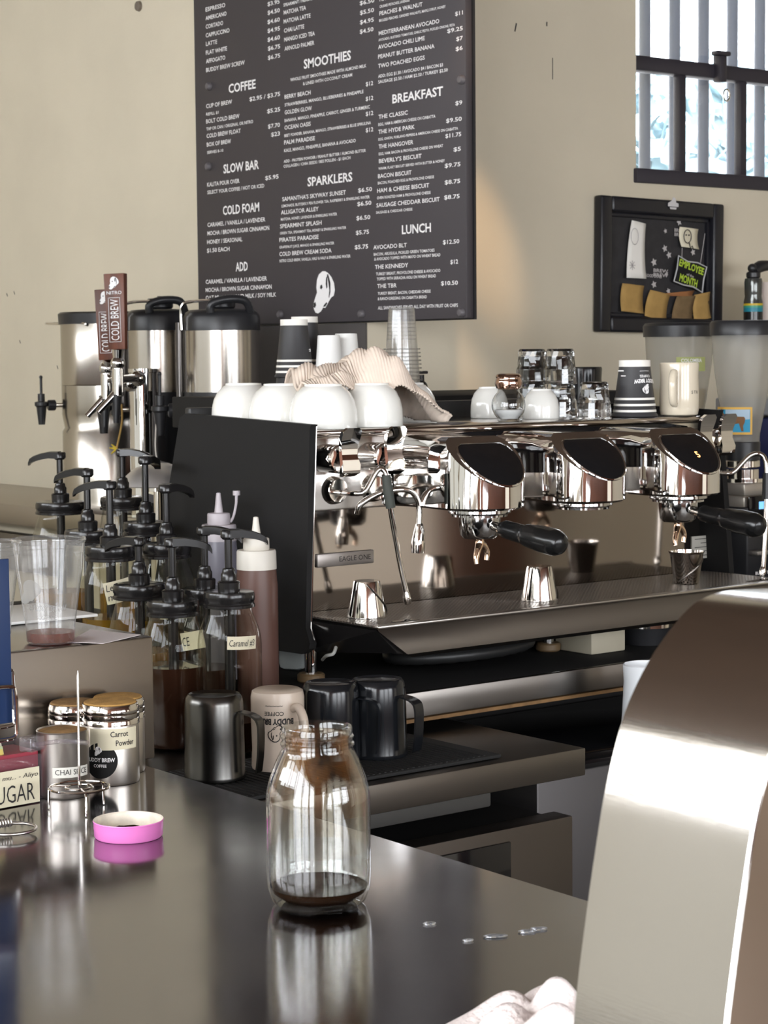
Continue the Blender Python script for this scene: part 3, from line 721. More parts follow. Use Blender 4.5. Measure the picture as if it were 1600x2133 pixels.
# counter along the menu wall
wc0 = onz(0, 1030, 1.06)
wc = thing('wall_counter', 'steel edged counter along the menu wall under the drink dispensers', 'counter', (3.1, 6.0, 0))
part('worktop', MB().span((2.87 - 3.1, 4.45 - 6, 1.0), (XW - 3.1 - 0.002, 7.6 - 6, 1.06), 0.003), mat('counter_steel', (0.40, 0.36, 0.31), 0.35, 1), wc)
part('drawer_front', MB().span((2.89 - 3.1, 5.2 - 6, 0.86), (2.93 - 3.1, 6.0 - 6, 0.97), 0.003), steel_dark, wc)
part('cabinet', MB().span((2.95 - 3.1, 4.5 - 6, 0), (XW - 3.1 - 0.01, 7.55 - 6, 0.999)), mat('cab_beige', (0.42, 0.37, 0.28), 0.7), wc)

# ================================================================== ESPRESSO MACHINE (three groups)
EO = V((2.08, 2.817, 0.93))
em_ = thing('espresso_machine', 'three group chrome espresso machine with black side panels', 'espresso machine', EO)
GX = (0.245, 0.492, 0.742)
part('body_shell', MB().span((0.0, 0.03, 0.296), (1.02, 0.40, 0.425), 0.004).span((0.0, 0.08, 0.06), (1.02, 0.40, 0.3)), mat('body_steel', (0.84, 0.80, 0.75), 0.24, 1), em_)
part('cup_tray', MB().span((0.0, 0.022, 0.426), (1.02, 0.41, 0.437), 0.004), mat('tray_steel', (0.45, 0.40, 0.36), 0.14, 1), em_)
part('cup_rail', MB().span((0.0, 0.405, 0.425), (1.02, 0.425, 0.47), 0.003), blk, em_)
part('backsplash', MB().span((0.0, 0.055, 0.095), (1.005, 0.075, 0.298)), mirror_d, em_)
pts = [(0.27, 0.388), (0.30, 0.418), (0.36, 0.424), (0.88, 0.424), (0.93, 0.418), (0.95, 0.398), (0.95, 0.345), (0.27, 0.345)]
part('black_fascia', MB().prism(pts, 0.012, M(((1, 0, 0, 0), (0, 0, 1, 0.019), (0, 1, 0, 0), (0, 0, 0, 1)))), blk_g, em_)
# drip tray: boat shaped front
def trayp(y0_, z_, x0_, x1_): return [(x0_, y0_, z_), (x1_, y0_, z_)]
mb = MB()
prof = [(-0.182, 0.115), (-0.185, 0.111), (-0.185, 0.067), (-0.178, 0.060), (0.055, 0.060), (0.055, 0.115)]
def bow(z): return 0.075 * max(0.0, (0.111 - z) / 0.05) ** 1.6
rings = []
for k in range(5):
    f = k / 4; rings.append([(-0.02 + bow(z) * (1 - f) if k == 0 else 0.10 + 0.2 * k, y, z) for y, z in prof])
rings[-1] = [(1.035, y, z) for y, z in prof]
mb.loft(rings); part('drip_tray_front', mb, steel_dark, em_)
part('tray_flank', MB().loft([[(-0.034, 0.06, 0.112), (-0.021, -0.180, 0.112), (0.03, -0.172, 0.068), (0.0, 0.06, 0.048)], [(0.0, 0.06, 0.112), (0.0, -0.172, 0.112), (0.06, -0.17, 0.064), (0.06, 0.06, 0.048)]]), brown_s, em_)
mb = MB()   # perforated grate: rows of fine ribs
mb.span((-0.02, -0.165, 0.1152), (1.02, 0.053, 0.1162))
part('grate_base', mb, mat('grate_dark', (0.055, 0.05, 0.047), 0.35, 0.8), em_)
mb = MB()
for k in range(114): mb.box((-0.012 + k * 0.009, -0.056, 0.1169), (0.0042, 0.214, 0.0016))
for k in range(26): mb.box((0.50, -0.160 + k * 0.0083, 0.1171), (1.03, 0.003, 0.0016))
part('grate', mb, mat('grate_steel', (0.36, 0.33, 0.30), 0.3, 1), em_)
part('tray_rim', MB().span((-0.02, -0.185, 0.115), (1.035, -0.166, 0.1192), 0.0015), steel, em_)
for x0_, x1_, y0_ in ((0.035, 0.09, -0.155), (0.925, 1.0, -0.15)):
    part('tray_slot', MB().loft([[(x0_, y0_, z_), (x1_, y0_ - 0.002, z_), (x1_ - 0.005, y0_ + 0.014, z_), (x0_ + 0.004, y0_ + 0.01, z_)] for z_ in (0.1182, 0.1190)]), blk_g, em_)
# side panels
side = [(0.002, 0.448), (0.006, 0.44), (-0.008, 0.10), (-0.022, 0.075), (-0.02, 0.066), (0.0, 0.055), (0.20, 0.05), (0.43, 0.06), (0.49, 0.10), (0.455, 0.28), (0.418, 0.452), (0.40, 0.46)]
for x0_, lean in ((-0.016, -0.03), (1.005, 0.03)):
    mb = MB()
    mb.prism(side, 0.014, M(((0, 0, 1, x0_), (1, 0, 0, 0), (0, 1, 0, 0), (0, 0, 0, 1))))
    bmesh.ops.transform(mb.b, matrix=M.Translation((0, 0, 0.44)) @ M.Shear('XY', 4, (0, 0)) @ M.Translation((0, 0, -0.44)), verts=mb.b.verts)
    for v in mb.b.verts: v.co.x += lean * (0.448 - v.co.z) / 0.44
    part('side_panel', mb, blk_m, em_)
part('panel_edge', MB().tube([(-0.003, 0.0045, 0.445), (-0.030, -0.0095, 0.10), (-0.032, -0.022, 0.08)], 0.0014, 6), polish, em_)
# feet
for x, y in ((-0.002, 0.03), (0.56, 0.03), (1.0, 0.03), (0.02, 0.38), (1.0, 0.38)):
    f = part('foot', MB().cyl((x, y, 0.014), 0.011, 0.06), chrome, em_)
    part('foot_pad', MB().cyl((x, y, -0.001), 0.024, 0.016, bev=0.003), mat('brass_pad', (0.14, 0.09, 0.045), 0.5), f)
# group heads
def plan(cx, hw, yf, yr, n=36, flare=1.0):
    """plan outline: flared root at the body, straight sides, round nose"""
    o = []
    for k in range(n):
        t = k / (n - 1); a = pi * t
        o.append((cx - hw * cos(a) * 1.0, yf + hw * 0.95 - hw * 0.95 * sin(a)))
    root = [(cx + hw * 0.975, -0.105), (cx + hw * 0.90, -0.075), (cx + hw * 0.85, -0.045), (cx + hw * 0.86, -0.015), (cx + hw * 0.95, 0.012), (cx + hw * 1.12, 0.03)]
    o = [(cx - (x - cx), y) for x, y in reversed(root)] + o + root
    return o


for gi, gx in enumerate(GX):
    mb = MB(); rings = []
    for z, ins in ((0.298, 0.006), (0.302, 0.0), (0.34, 0.0), (0.385, 0.0), (0.405, 0.002), (0.416, 0.009), (0.4225, 0.022)):
        rings.append([(x, y, z) for x, y in plan(gx, 0.077 - ins, -0.213 + ins, 0.03)])
    mb.loft(rings); bmesh.ops.recalc_face_normals(mb.b, faces=mb.b.faces)
    nrm = V((0, -0.66, 0.75)).normalized(); co = V((gx, -0.213, 0.338))
    cut = bmesh.ops.bisect_plane(mb.b, geom=mb.b.verts[:] + mb.b.edges[:] + mb.b.faces[:], plane_co=co, plane_no=nrm, clear_outer=True)['geom_cut']
    loop = [v.co.copy() for v in cut if isinstance(v, bmesh.types.BMVert)]
    ctr = sum(loop, V()) / len(loop); ex = V((1, 0, 0)); ey = nrm.cross(ex)
    loop.sort(key=lambda p: math.atan2((p - ctr).dot(ey), (p - ctr).dot(ex)))
    mb.b.faces.new([mb.b.verts.new(p) for p in loop]); bmesh.ops.remove_doubles(mb.b, verts=mb.b.verts, dist=1e-5)
    gh = part('group_head', mb, chrome, em_, ang=30)
    dc2 = ctr - ey * 0.006 + ex * 0.004
    mb = MB(); mb.loft([[dc2 + (p - ctr) * 0.82 + nrm * d for p in loop] for d in (-0.001, 0.002)] + [[dc2 + (p - ctr) * 0.76 + nrm * 0.0034 for p in loop]])
    dp = part('display', mb, blk_g, gh)
    mb = MB(); mb.tube([dc2 + (p - ctr) * 0.845 + nrm * 0.0012 for p in loop], 0.0022, 6, closed=True); part('display_rim', mb, chrome, gh)
    dm = M.Translation(dc2) @ M((ex, ey, nrm)).transposed().to_4x4()
    if gi == 2:
        mb = MB(); write(mb, '5', dm @ M.Translation((0.0, 0.002, 0.0036)), 0.015, 0.0085, bold=0.01); part('lit_digit', mb, led, gh)
    part('group_ring', MB().lathe([(0.0, 0.30), (0.054, 0.30), (0.055, 0.296), (0.055, 0.291), (0.049, 0.288), (0.049, 0.2845), (0.0, 0.2845)], (gx, -0.135, 0)), mat('ring_chrome', (0.5, 0.5, 0.5), 0.08, 1), em_)
# steam levers
for x in (0.035, 0.134, 0.925, 0.985):
    lv = part('steam_lever', MB().rod((x - 0.006, 0.03, 0.388), (x - 0.006, -0.022, 0.388), 0.025, bev=0.003), chrome, em_)
    mb = MB()
    rows = [(0.358, -0.030, 0.013), (0.364, -0.038, 0.019), (0.378, -0.040, 0.019), (0.394, -0.034, 0.0165), (0.41, -0.034, 0.0175), (0.425, -0.039, 0.0205), (0.436, -0.044, 0.0195), (0.442, -0.047, 0.012)]
    mb.loft([[(x + 0.004 - hw, y, z), (x + 0.004 + hw, y, z), (x + 0.004 + hw, y + 0.008, z), (x + 0.004 - hw, y + 0.008, z)] for z, y, hw in rows])
    mb.span((x - 0.004, -0.03, 0.378), (x + 0.010, -0.01, 0.398))
    part('thumb_paddle', mb, chrome, lv)
# wand bosses, steam wand, hot water spout
for x in (0.05, 0.137, 0.965):
    part('boss', MB().rod((x, 0.031, 0.331), (x, 0.014, 0.331), 0.025, 0.022, seg=36, bev=0.002), polish, em_)
def L(px, py, y): return ony(px, py, EO.y + y) - EO
wd = part('steam_wand', MB().tube([L(716, 1027, 0.012), L(738, 1028, -0.02), L(758, 1026, -0.035), L(772, 1005, -0.04), L(786, 981, -0.045), L(797, 978, -0.05), L(806, 996, -0.055), L(812, 1050, -0.06), L(830, 1155, -0.06), L(847, 1238, -0.06)], 0.0048, 12, 4), polish, em_)
part('rubber_grip', MB().tube([L(804, 990, -0.054), L(809, 1025, -0.058), L(814, 1058, -0.06)], [0.0075, 0.009, 0.0085], 14, 3), mat('grip_green', (0.045, 0.05, 0.042), 0.7), wd)
part('wand_tip', MB().tube([L(846, 1232, -0.06), L(848, 1246, -0.06), L(850, 1258, -0.06)], [0.005, 0.0075, 0.006], 14, 3), polish, wd)
ws = part('water_spout', MB().tube([L(744, 1070, -0.012), L(752, 1050, -0.02), L(785, 1030, -0.03), L(820, 1021, -0.045), L(848, 1021, -0.05), L(864, 1031, -0.052), L(873, 1055, -0.054), L(873, 1095, -0.055)], 0.0052, 12, 5), polish, em_)
part('spout_nozzle', MB().tube([L(873, 1090, -0.055), L(873, 1108, -0.055), L(871, 1130, -0.055), L(870, 1152, -0.055)], [0.006, 0.010, 0.0125, 0.0115], 16, 4), polish, ws)
# right hand wand
w2 = part('steam_wand', MB().tube([L(1480, 978, 0.01), L(1500, 984, -0.02), L(1525, 985, -0.04), L(1545, 966, -0.05), L(1563, 949, -0.06), L(1580, 945, -0.07), L(1593, 955, -0.08), L(1597, 990, -0.085), L(1596, 1080, -0.09), L(1590, 1190, -0.09)], 0.005, 12, 4), polish, em_)
part('rubber_grip', MB().tube([L(1598, 985, -0.085), L(1597, 1040, -0.088)], [0.009, 0.009], 14), blk, w2)
part('wand_tip', MB().tube([L(1590, 1180, -0.09), L(1589, 1190, -0.09), L(1587, 1200, -0.09)], [0.005, 0.0075, 0.005], 12), polish, w2)
# name plate and paper sticker on the back splash
a, b = L(660, 1168, 0.052), L(778, 1150, 0.052)
npl = part('name_plate', MB().box(((a.x + b.x) / 2, 0.053, (a.z + b.z) / 2 - 0.004), (b.x - a.x, 0.006, 0.024), 0.002), mat('plate_grey', (0.30, 0.27, 0.25), 0.35, 0.7), em_)
mb = MB(); write(mb, 'EAGLE ONE', face_m(((a.x + b.x) / 2 + 0.02, 0.0496, (a.z + b.z) / 2 - 0.008), (0, -1, 0)), 0.009, 0.07, bold=0, centre=True); part('plate_lettering', mb, dark_ink, npl)
a, b = L(1442, 1118, 0.053), L(1495, 1160, 0.053)
st = part('rating_sticker', MB().box(((a.x + b.x) / 2, 0.0540, (a.z + b.z) / 2), (b.x - a.x, 0.002, a.z - b.z)), mat('sticker', (0.42, 0.40, 0.35), 0.5), em_)
mb = MB()
for k in range(5): mb.box(((a.x + b.x) / 2 + (0.006 if k % 2 else 0), 0.0527, a.z - 0.006 - k * 0.0085), ((b.x - a.x) * (0.5 if k % 2 else 0.8), 0.0005, 0.0014))
part('sticker_print', mb, dark_ink, st)

# portafilters locked in groups one and three
def portafilter(gx, swing, label):
    t = thing('portafilter', label, 'portafilter', EO + V((gx, -0.135, 0.246)), swing, 'portafilters in the espresso machine')
    part('basket', MB().lathe([(0, 0.002), (0.028, 0.0), (0.034, 0.006), (0.037, 0.03), (0.037, 0.0375), (0, 0.0375)]), mat('pf_chrome', (0.55, 0.54, 0.53), 0.1, 1), t)
    part('neck', MB().rod((0, -0.032, 0.024), (0, -0.075, 0.016), 0.0085, 0.008), polish, t)
    part('handle', MB().tube([(0, -0.060, 0.020), (0, -0.065, 0.019), (0, -0.11, 0.013), (0, -0.12, 0.012), (0, -0.155, 0.008), (0, -0.185, 0.004), (0, -0.200, 0.002), (0, -0.206, 0.001)], [0.011, 0.0155, 0.0165, 0.0195, 0.023, 0.023, 0.017, 0.004], 20, 4), mat('handle_black', (0.008, 0.008, 0.008), 0.22), t)
    part('spout', MB().tube([(0, 0, 0.004), (0, 0, -0.010), (-0.008, -0.004, -0.02), (-0.014, -0.006, -0.034), (-0.015, -0.008, -0.044)], [0.008, 0.008, 0.006, 0.005, 0.0045], 12, 3).tube([(0, 0, -0.008), (0.010, 0, -0.014), (0.018, 0, -0.026), (0.016, 0, -0.040)], [0.006, 0.006, 0.005, 0.0045], 12, 3), mat('spout_chrome', (0.75, 0.55, 0.4), 0.1, 1), t)
    return t


portafilter(GX[0], R(2), 'black handled portafilter locked in the group head nearest the steam wand')
portafilter(GX[2], R(2), 'black handled portafilter locked in the group head showing a lit digit')

# steel shot cups on the grate
def shot_cup(px, py, y, label, up=False, h=0.062, r=0.034):
    p = ony(px, py, EO.y + y); p.z = EO.z + 0.1185
    t = thing('shot_cup', label, 'steel cup', p, 0, 'steel shot cups on the drip tray')
    if up: pr = [(0, 0.001), (r * 0.70, 0), (r * 0.74, 0.003), (r * 0.98, h - 0.004), (r * 1.06, h), (r * 1.0, h + 0.001), (r * 0.72, 0.005), (0, 0.004)]
    else: pr = [(r * 0.98, 0.0), (r, 0.0), (r, 0.003), (r * 0.70, h - 0.004), (r * 0.66, h), (0, h), (0, h - 0.002), (r * 0.64, h - 0.003), (r * 0.96, 0.0)]
    part('cup_wall', MB().lathe(pr, seg=48), polish, t)
    mb = MB()
    if up: pts = [(r * (0.75 + 0.2 * k / 12) * cos(a), r * (0.77 + 0.2 * k / 12) * sin(a), 0.006 + (h - 0.02) * k / 12) for k, a in enumerate([R(190 + 10 * k) for k in range(13)])]
    else: pts = [(r * (1.02 - 0.29 * k / 12) * cos(a), r * (1.02 - 0.29 * k / 12) * sin(a), 0.004 + (h - 0.008) * k / 12) for k, a in enumerate([R((300 if label.find('left') < 0 else -20) + (9 if label.find('left') < 0 else -9) * k) for k in range(13)])]
    mb.tube(pts, 0.0012, 6); part('pour_line', mb, steel_dark, t)


shot_cup(765, 1288, -0.065, 'upturned steel shot cup at the left end of the drip tray')
shot_cup(1124, 1251, -0.09, 'upturned steel shot cup standing alone midway along the drip tray')
shot_cup(1430, 1216, -0.09, 'upright open steel shot cup at the right of the drip tray', True, 0.062, 0.033)

# ================================================================== ON TOP OF THE MACHINE
ZT = EO.z + 0.4375
def bowl_prof(r, h):
    o = [(r * 0.98, 0), (r, 0.002), (r * 1.0, h * 0.2), (r * 0.985, h * 0.4), (r * 0.92, h * 0.62), (r * 0.80, h * 0.80), (r * 0.62, h * 0.93), (r * 0.56, h * 0.955), (r * 0.55, h), (r * 0.50, h), (r * 0.48, h * 0.97), (0, h * 0.97)]
    return o + [(0, h * 0.93), (r * 0.5, h * 0.91), (r * 0.78, h * 0.74), (r * 0.95, h * 0.3), (r * 0.96, 0)]


def bowl(lx, ly, r, h, label, grp):
    o = part('latte_bowl' if r > 0.05 else 'coffee_cup', MB().lathe(bowl_prof(r, h), seg=56), porcelain, None, (EO.x + lx, EO.y + ly, ZT))
    return tag(o, label, 'bowl' if r > 0.05 else 'cup', grp)


GB = 'upturned white bowls on the espresso machine'
bowl(0.072, 0.085, 0.0605, 0.078, 'upturned white bowl closest to the front corner of the black side panel', GB)
bowl(0.073, 0.212, 0.0605, 0.078, 'upturned white bowl, second back along the black side panel', GB)
bowl(0.074, 0.337, 0.0605, 0.078, 'upturned white bowl, rearmost along the black side panel', GB)
bowl(0.185, 0.092, 0.0575, 0.078, 'upturned white bowl half under the towel above the steam levers', GB)
q = dep(594, 805, 4.0) - EO
bowl(q.x, min(q.y, 0.343), 0.0575, 0.078, 'upturned white bowl peeping out behind the towel', GB)
bowl(0.40, 0.255, 0.0575, 0.074, 'upturned white bowl whose rounded side shows past the right end of the towel', GB)
GC = 'upturned small white cups on the espresso machine'
q = onz(1020, 870, ZT) - EO; bowl(q.x, q.y, 0.0385, 0.062, 'upturned small white cup behind the round sugar pourer', GC)
q = onz(1127, 872, ZT) - EO; bowl(q.x, q.y, 0.0365, 0.058, 'upturned small white cup between the sugar pourer and the stacked glasses', GC)

# waffle towel draped over the bowls
def towel(u, v):
    a = EO + V((0.085, 0.19, 0)); b = EO + V((0.36, 0.115, 0)); p = a.lerp(b, u)
    across = V((0.26, 0.96, 0)).normalized(); wv = 0.085 - 0.02 * u
    s = (v - 0.5) * 2
    p = p + across * s * wv
    z = 0.521 + 0.02 * sin(u * 3.0) + 0.024 * math.exp(-((u - 0.52) / 0.2) ** 2) * (0.5 + 0.5 * sin(s * 2.2 + 1))
    z += 0.012 * sin(s * 5 + u * 7) + 0.008 * sin(u * 17 + s * 3) + 0.004 * sin(u * 31 - s * 8)
    d = max(0, (u - 0.66) / 0.34)
    z -= 0.095 * d ** 1.25
    z -= 0.035 * max(0, abs(s) - 0.7) / 0.3 * (1 - d)
    z += 0.0016 * sin(u * 330)
    p.z = EO.z + max(z, 0.4415); p.x += 0.01 * sin(s * 3) ; return p


tw = part('waffle_towel', MB().grid(towel, 150, 60), cloth, flip=False, ang=80)
sd = tw.modifiers.new('thickness', 'SOLIDIFY'); sd.thickness = 0.004; sd.offset = 1
tag(tw, 'cream waffle towel crumpled over the upturned white bowls', 'towel')

# cups behind on the ledge
def paper_stack(p, n, r, h, label, stripes=True):
    t = thing('paper_cup_stack', label, 'paper cups', p)
    step = 0.014; hw = h
    o = MB()
    for k in range(n):
        z = k * step + 0.008 * k
        o.lathe([(r, z), (r + 0.002, z + 0.002), (r + 0.001, z + 0.005), (r * 0.965, z + 0.008), (r * 0.70, z + hw - 0.012), (r * 0.70, z + hw), (0, z + hw)][:6], seg=40)
    part('cup_wall', o, cup_blk, t)
    mb = MB()
    for k in range(n):
        z = k * step + 0.008 * k + hw; mb.lathe([(0, z - 0.003), (r * 0.66, z - 0.003), (r * 0.66, z + 0.001), (r * 0.705, z + 0.001), (r * 0.708, z - 0.012), (r * 0.703, z - 0.012)], seg=40)
    part('white_base', mb, paper_w, t)
    if stripes:
        mb = MB()
        for zz in (0.010, 0.022, 0.034):
            for k in ((n - 1) if n > 1 else 0,):
                z = (0.022 * (n - 1) if n > 1 else 0) + zz; rr = r * 0.965 - (r * 0.265) * (zz - 0.008) / (hw - 0.02) + 0.0006
                mb.lathe([(rr + 0.0003, z), (rr - 0.0004, z + 0.0045)], seg=40)
        part('white_stripe', mb, paper_w, t, flip=True)
    return t


yy = 3.60
for (px, zb, lab, n) in ((628, 0, 'tall stack of black paper cups, upside down behind the white bowls', 1),):
    p = ony(614, 800, yy); p.z = lz
    t = paper_stack(p, 3, 0.042, 0.124, 'tall upturned stack of black paper cups behind the white bowls')
    mb = MB(); write(mb, 'DOGS DO GOOD', M.Translation((0, 0, 0)) @ face_m((0.02, -0.0318, 0.105), (-0.45, -1, 0)) @ M.Rotation(pi, 4, 'Z'), 0.0055, 0.045, wrap=0.034); part('cup_lettering', mb, white_ink, t)
    q = ony(636, 800, yy + 0.09); q.z = lz; paper_stack(q, 3, 0.042, 0.132, 'black upturned paper cup stack standing just behind the lettered one')


def white_cup(px, py, y, r, h, label):
    p = ony(px, py, y); p.z = lz
    o = part('white_paper_cup', MB().lathe([(r, 0), (r + .0015, .002), (r, .004), (r * .72, h - .002), (r * .70, h), (r * .66, h), (r * .65, h - .004), (0, h - .004)], seg=40), mat('cup_white', (0.80, 0.79, 0.76), 0.45), None, p)
    tag(o, label, 'paper cup', 'upturned white paper cups behind the towel')


white_cup(686, 800, 3.54, 0.0335, 0.134, 'plain white upturned paper cup next to the black cup stack')
white_cup(722, 800, 3.56, 0.0335, 0.138, 'plain white upturned paper cup beside the small clear tumbler')
# clear cup stack
p = ony(838, 815, 3.58); p.z = lz
t = thing('plastic_cup_stack', 'tall tapering stack of clear plastic cups under the menu corner', 'plastic cups', p)
mb = MB(); r = 0.047
for k in range(16):
    z = k * 0.0095; rr = 0.046 - 0.0135 * k / 16
mbx = MB()
mbx.lathe([(0.046, 0), (0.041, 0.012), (0.0385, 0.06), (0.030, 0.185), (0.028, 0.196), (0, 0.196)], seg=40)
for k in range(13): mbx.lathe([(0.0475 - 0.0006 * k, k * 0.0085), (0.0505 - 0.0007 * k, k * 0.0085 + 0.0015), (0.0475 - 0.0006 * k, k * 0.0085 + 0.003)], seg=40)
for k in range(9): mbx.lathe([(0.0335 - 0.0006 * k, 0.125 + k * 0.0085), (0.0345 - 0.0006 * k, 0.126 + k * 0.0085)], seg=40)
part('cup_walls', mbx, plastic_c, t)
part('inner_cups', MB().lathe([(0.040, 0.002), (0.028, 0.19), (0, 0.19)], seg=40), plastic_c, t)
p = ony(770, 800, 3.55); p.z = lz
t = tag(part('clear_tumbler', MB().lathe([(0.027, 0), (0.028, 0.002), (0.023, 0.082), (0.020, 0.085), (0, 0.084)], seg=10, rib=0.0), glass, None, p), 'small clear upturned tumbler behind the towel crest', 'glass')
p = ony(877, 815, 3.62); p.z = lz
t = thing('black_stopper', 'small black knobbed stopper behind the clear cup stack', 'stopper', p)
part('stopper_body', MB().ball((0, 0, 0.016), 0.016).cyl((0, 0, 0.03), 0.008, 0.015), blk, t)
part('lever', MB().box((0.004, 0, 0.05), (0.03, 0.008, 0.007), 0.002), blk, t)

# round sugar pourer with copper cap
p = onz(1060, 878, ZT)
t = thing('sugar_pourer', 'round glass sugar pourer with a copper coloured cap', 'sugar pourer', p)
rr = 0.0325
gl_o = [(0, 0.0), (0.019, 0.0), (0.022, 0.002)] + [(rr * cos(a), 0.031 + rr * sin(a)) for a in [R(-50 + 9 * k) for k in range(12)]] + [(0.020, 0.064)]
gl_i = [(0.018, 0.064)] + [(rr * 0.93 * cos(a), 0.031 + rr * 0.93 * sin(a)) for a in [R(49 - 9 * k) for k in range(12)]] + [(0.018, 0.005), (0, 0.0035)]
part('glass_globe', MB().lathe(gl_o[1:], seg=48), thin('globe_glass', (0.88, 0.89, 0.89), 1.6, 0.02, base=0.07), t)
part('sugar_fill', MB().lathe([(0, 0.0055), (0.0175, 0.0055)] + [(0.0293 * cos(a), 0.031 + 0.0293 * sin(a)) for a in [R(-50 + 11 * k) for k in range(4)]] + [(0, 0.023)], seg=32), sugar_m, t)
part('copper_cap', MB().lathe([(0.020, 0.061), (0.0235, 0.063), (0.0265, 0.072), (0.0245, 0.079), (0.0235, 0.082), (0.0245, 0.085), (0.0225, 0.089), (0.017, 0.091), (0, 0.091)], seg=40), copper, t)

# faceted glasses
def tumbler(p, label):
    t = thing('rocks_glass', label, 'glass', p, random.random(), 'upturned faceted glasses on the espresso machine')
    mb = MB(); n = 16
    def rg(r, z, tw=0.0, rib=0.0): return [(r * (1 + rib * (k % 2)) * cos(2 * pi * (k + tw) / n), r * (1 + rib * (k % 2)) * sin(2 * pi * (k + tw) / n), z) for k in range(n)]
    mb.loft([rg(0.0335, 0.0), rg(0.0345, 0.001), rg(0.0325, 0.030), rg(0.0305, 0.036, 0.5), rg(0.029, 0.05, 0, 0.03), rg(0.0275, 0.066, 0.5, 0.03), rg(0.0255, 0.071), rg(0.0245, 0.071)], cap=False)
    inner = [rg(0.0245, 0.071), rg(0.0225, 0.0695), rg(0.002, 0.0695)]
    mb.loft(inner, cap=False)
    mb.loft([rg(0.0315, 0.0), rg(0.030, 0.03), rg(0.0265, 0.056), rg(0.002, 0.057)], cap=False)
    bmesh.ops.remove_doubles(mb.b, verts=mb.b.verts, dist=1e-5)
    part('glass_body', mb, crystal, t, ang=12)


a = onz(1108, 866, ZT); b = onz(1168, 868, ZT); c_ = onz(1238, 870, ZT)
tumbler(a, 'lower faceted glass of the stack nearest the sugar pourer'); tumbler(a + V((0.001, 0, 0.066)), 'top faceted glass of the stack nearest the sugar pourer')
tumbler(b, 'lower faceted glass of the stack beside the black mug'); tumbler(b + V((-0.001, 0, 0.066)), 'top faceted glass of the stack beside the black mug')
tumbler(c_, 'single upturned faceted glass beside the black paper cup')

# mugs
def mug(p, rz, r, h, m, label, up=True, hs=1.0):
    t = thing('mug', label, 'mug', p, rz)
    pr = [(0, 0.003), (r * 0.82, 0.0), (r * 0.95, 0.003), (r, 0.012), (r, h * 0.4), (r * 0.97, h * 0.75), (r, h - 0.004), (r * 0.97, h), (r * 0.90, h - 0.004), (r * 0.87, h * 0.5), (r * 0.85, 0.012), (0, 0.008)]
    if not up: pr = [(x, h - z) for x, z in reversed(pr)]
    part('cup_wall', MB().lathe(pr, seg=48), m, t)
    z0_ = h * 0.22; z1_ = h * 0.78
    part('handle', MB().tube([(r * 0.95, 0, z1_), (r + 0.014, 0, z1_ + 0.004), (r + 0.026, 0, z1_ - 0.012), (r + 0.027, 0, (z0_ + z1_) / 2), (r + 0.020, 0, z0_ + 0.006), (r * 0.93, 0, z0_)], [0.006 * hs, 0.0075 * hs, 0.008 * hs, 0.008 * hs, 0.0075 * hs, 0.006 * hs], 14, 5), m, t)
    return t


toc = math.atan2(-1413 * 0 - EO.y, -2.9)
p = onz(1415, 866, ZT)
cam_dir = lambda q: math.atan2(-q.y, -q.x)
t = mug(p, cam_dir(p) + R(-12), 0.0395, 0.107, cream_c, 'tall cream mug with its handle towards the front beside the black paper cup')
mb = MB(); write(mb, 'S T R', face_m((0.0397 * cos(R(50)), 0.0397 * sin(R(50)), 0.045), (cos(R(50)), sin(R(50)), 0)), 0.006, 0.02, wrap=0.0397); part('mug_lettering', mb, dark_ink, t)
p = onz(1240, 858, ZT); p = EO + V((0.945, 0.335, ZT - EO.z)); 
mug(p, R(100), 0.041, 0.098, blk_e, 'glossy black mug behind the faceted glasses')

# black paper cup with lettering, upside down
p = onz(1322, 868, ZT)
t = paper_stack(p, 1, 0.0445, 0.112, 'black upturned paper cup with three white rim stripes between the glasses and cream mug')
t.name = 'paper_cup'; t['category'] = 'paper cup'
cdv = cam_dir(p)
mb = MB(); up_ = M.Rotation(pi, 4, 'Z')
fa = lambda ang_, z, r: face_m((r * cos(ang_), r * sin(ang_), z), (cos(ang_), sin(ang_), 0.25)) @ up_
write(mb, 'BUDDY BREW', fa(cdv + R(38), 0.076, 0.0365), 0.0075, 0.052, bold=0.04, centre=True, wrap=0.037)
write(mb, 'COFFEE', fa(cdv + R(36), 0.084, 0.0353), 0.005, 0.024, centre=True, wrap=0.036)
write(mb, '~~~~~', fa(cdv + R(36), 0.093, 0.0338), 0.0035, 0.022, centre=True, wrap=0.035)
md = MB(); dog(mb, md, fa(cdv + R(34), 0.066, 0.0383), 0.020, wrap=0.038)
for k, a_ in ((0, -52), (1, -40)): mb.box((0, 0, 0), (0.018 - 0.006 * k, 0.002, 0.0004), mtx=fa(cdv + R(a_), 0.092 - 0.01 * k, 0.0345))
wl = part('cup_lettering', mb, white_ink, t); part('emblem_lines', md, dark_ink, wl)

# ================================================================== GRINDERS at the right end
def hopper(px, py, tt, r0, r1, zb, h, label, m):
    p = dep(px, py, tt); zt = p.z
    t = thing('coffee_grinder', label, 'grinder', (p.x, p.y, 0.9285))
    z = lambda q: q - 0.9285
    part('hopper', MB().lathe([(r1, z(zb)), (r1 * 1.02, z(zb) + 0.02), (r0 * 0.80, z(zb) + h * 0.45), (r0 * 0.95, z(zb) + h * 0.75), (r0, z(zb) + h)], seg=48), m, t)
    part('hopper_lid', MB().lathe([(r0 * 0.98, z(zb) + h - 0.006), (r0 * 1.05, z(zb) + h - 0.006), (r0 * 1.06, z(zb) + h + 0.022), (r0 * 1.0, z(zb) + h + 0.029), (r0 * 0.9, z(zb) + h + 0.03), (0, z(zb) + h + 0.03)], seg=48), blk, t)
    part('hopper_collar', MB().cyl((0, 0, z(zb) - 0.045), r1 * 1.04, 0.048, bev=0.003), blk, t)
    return t, z


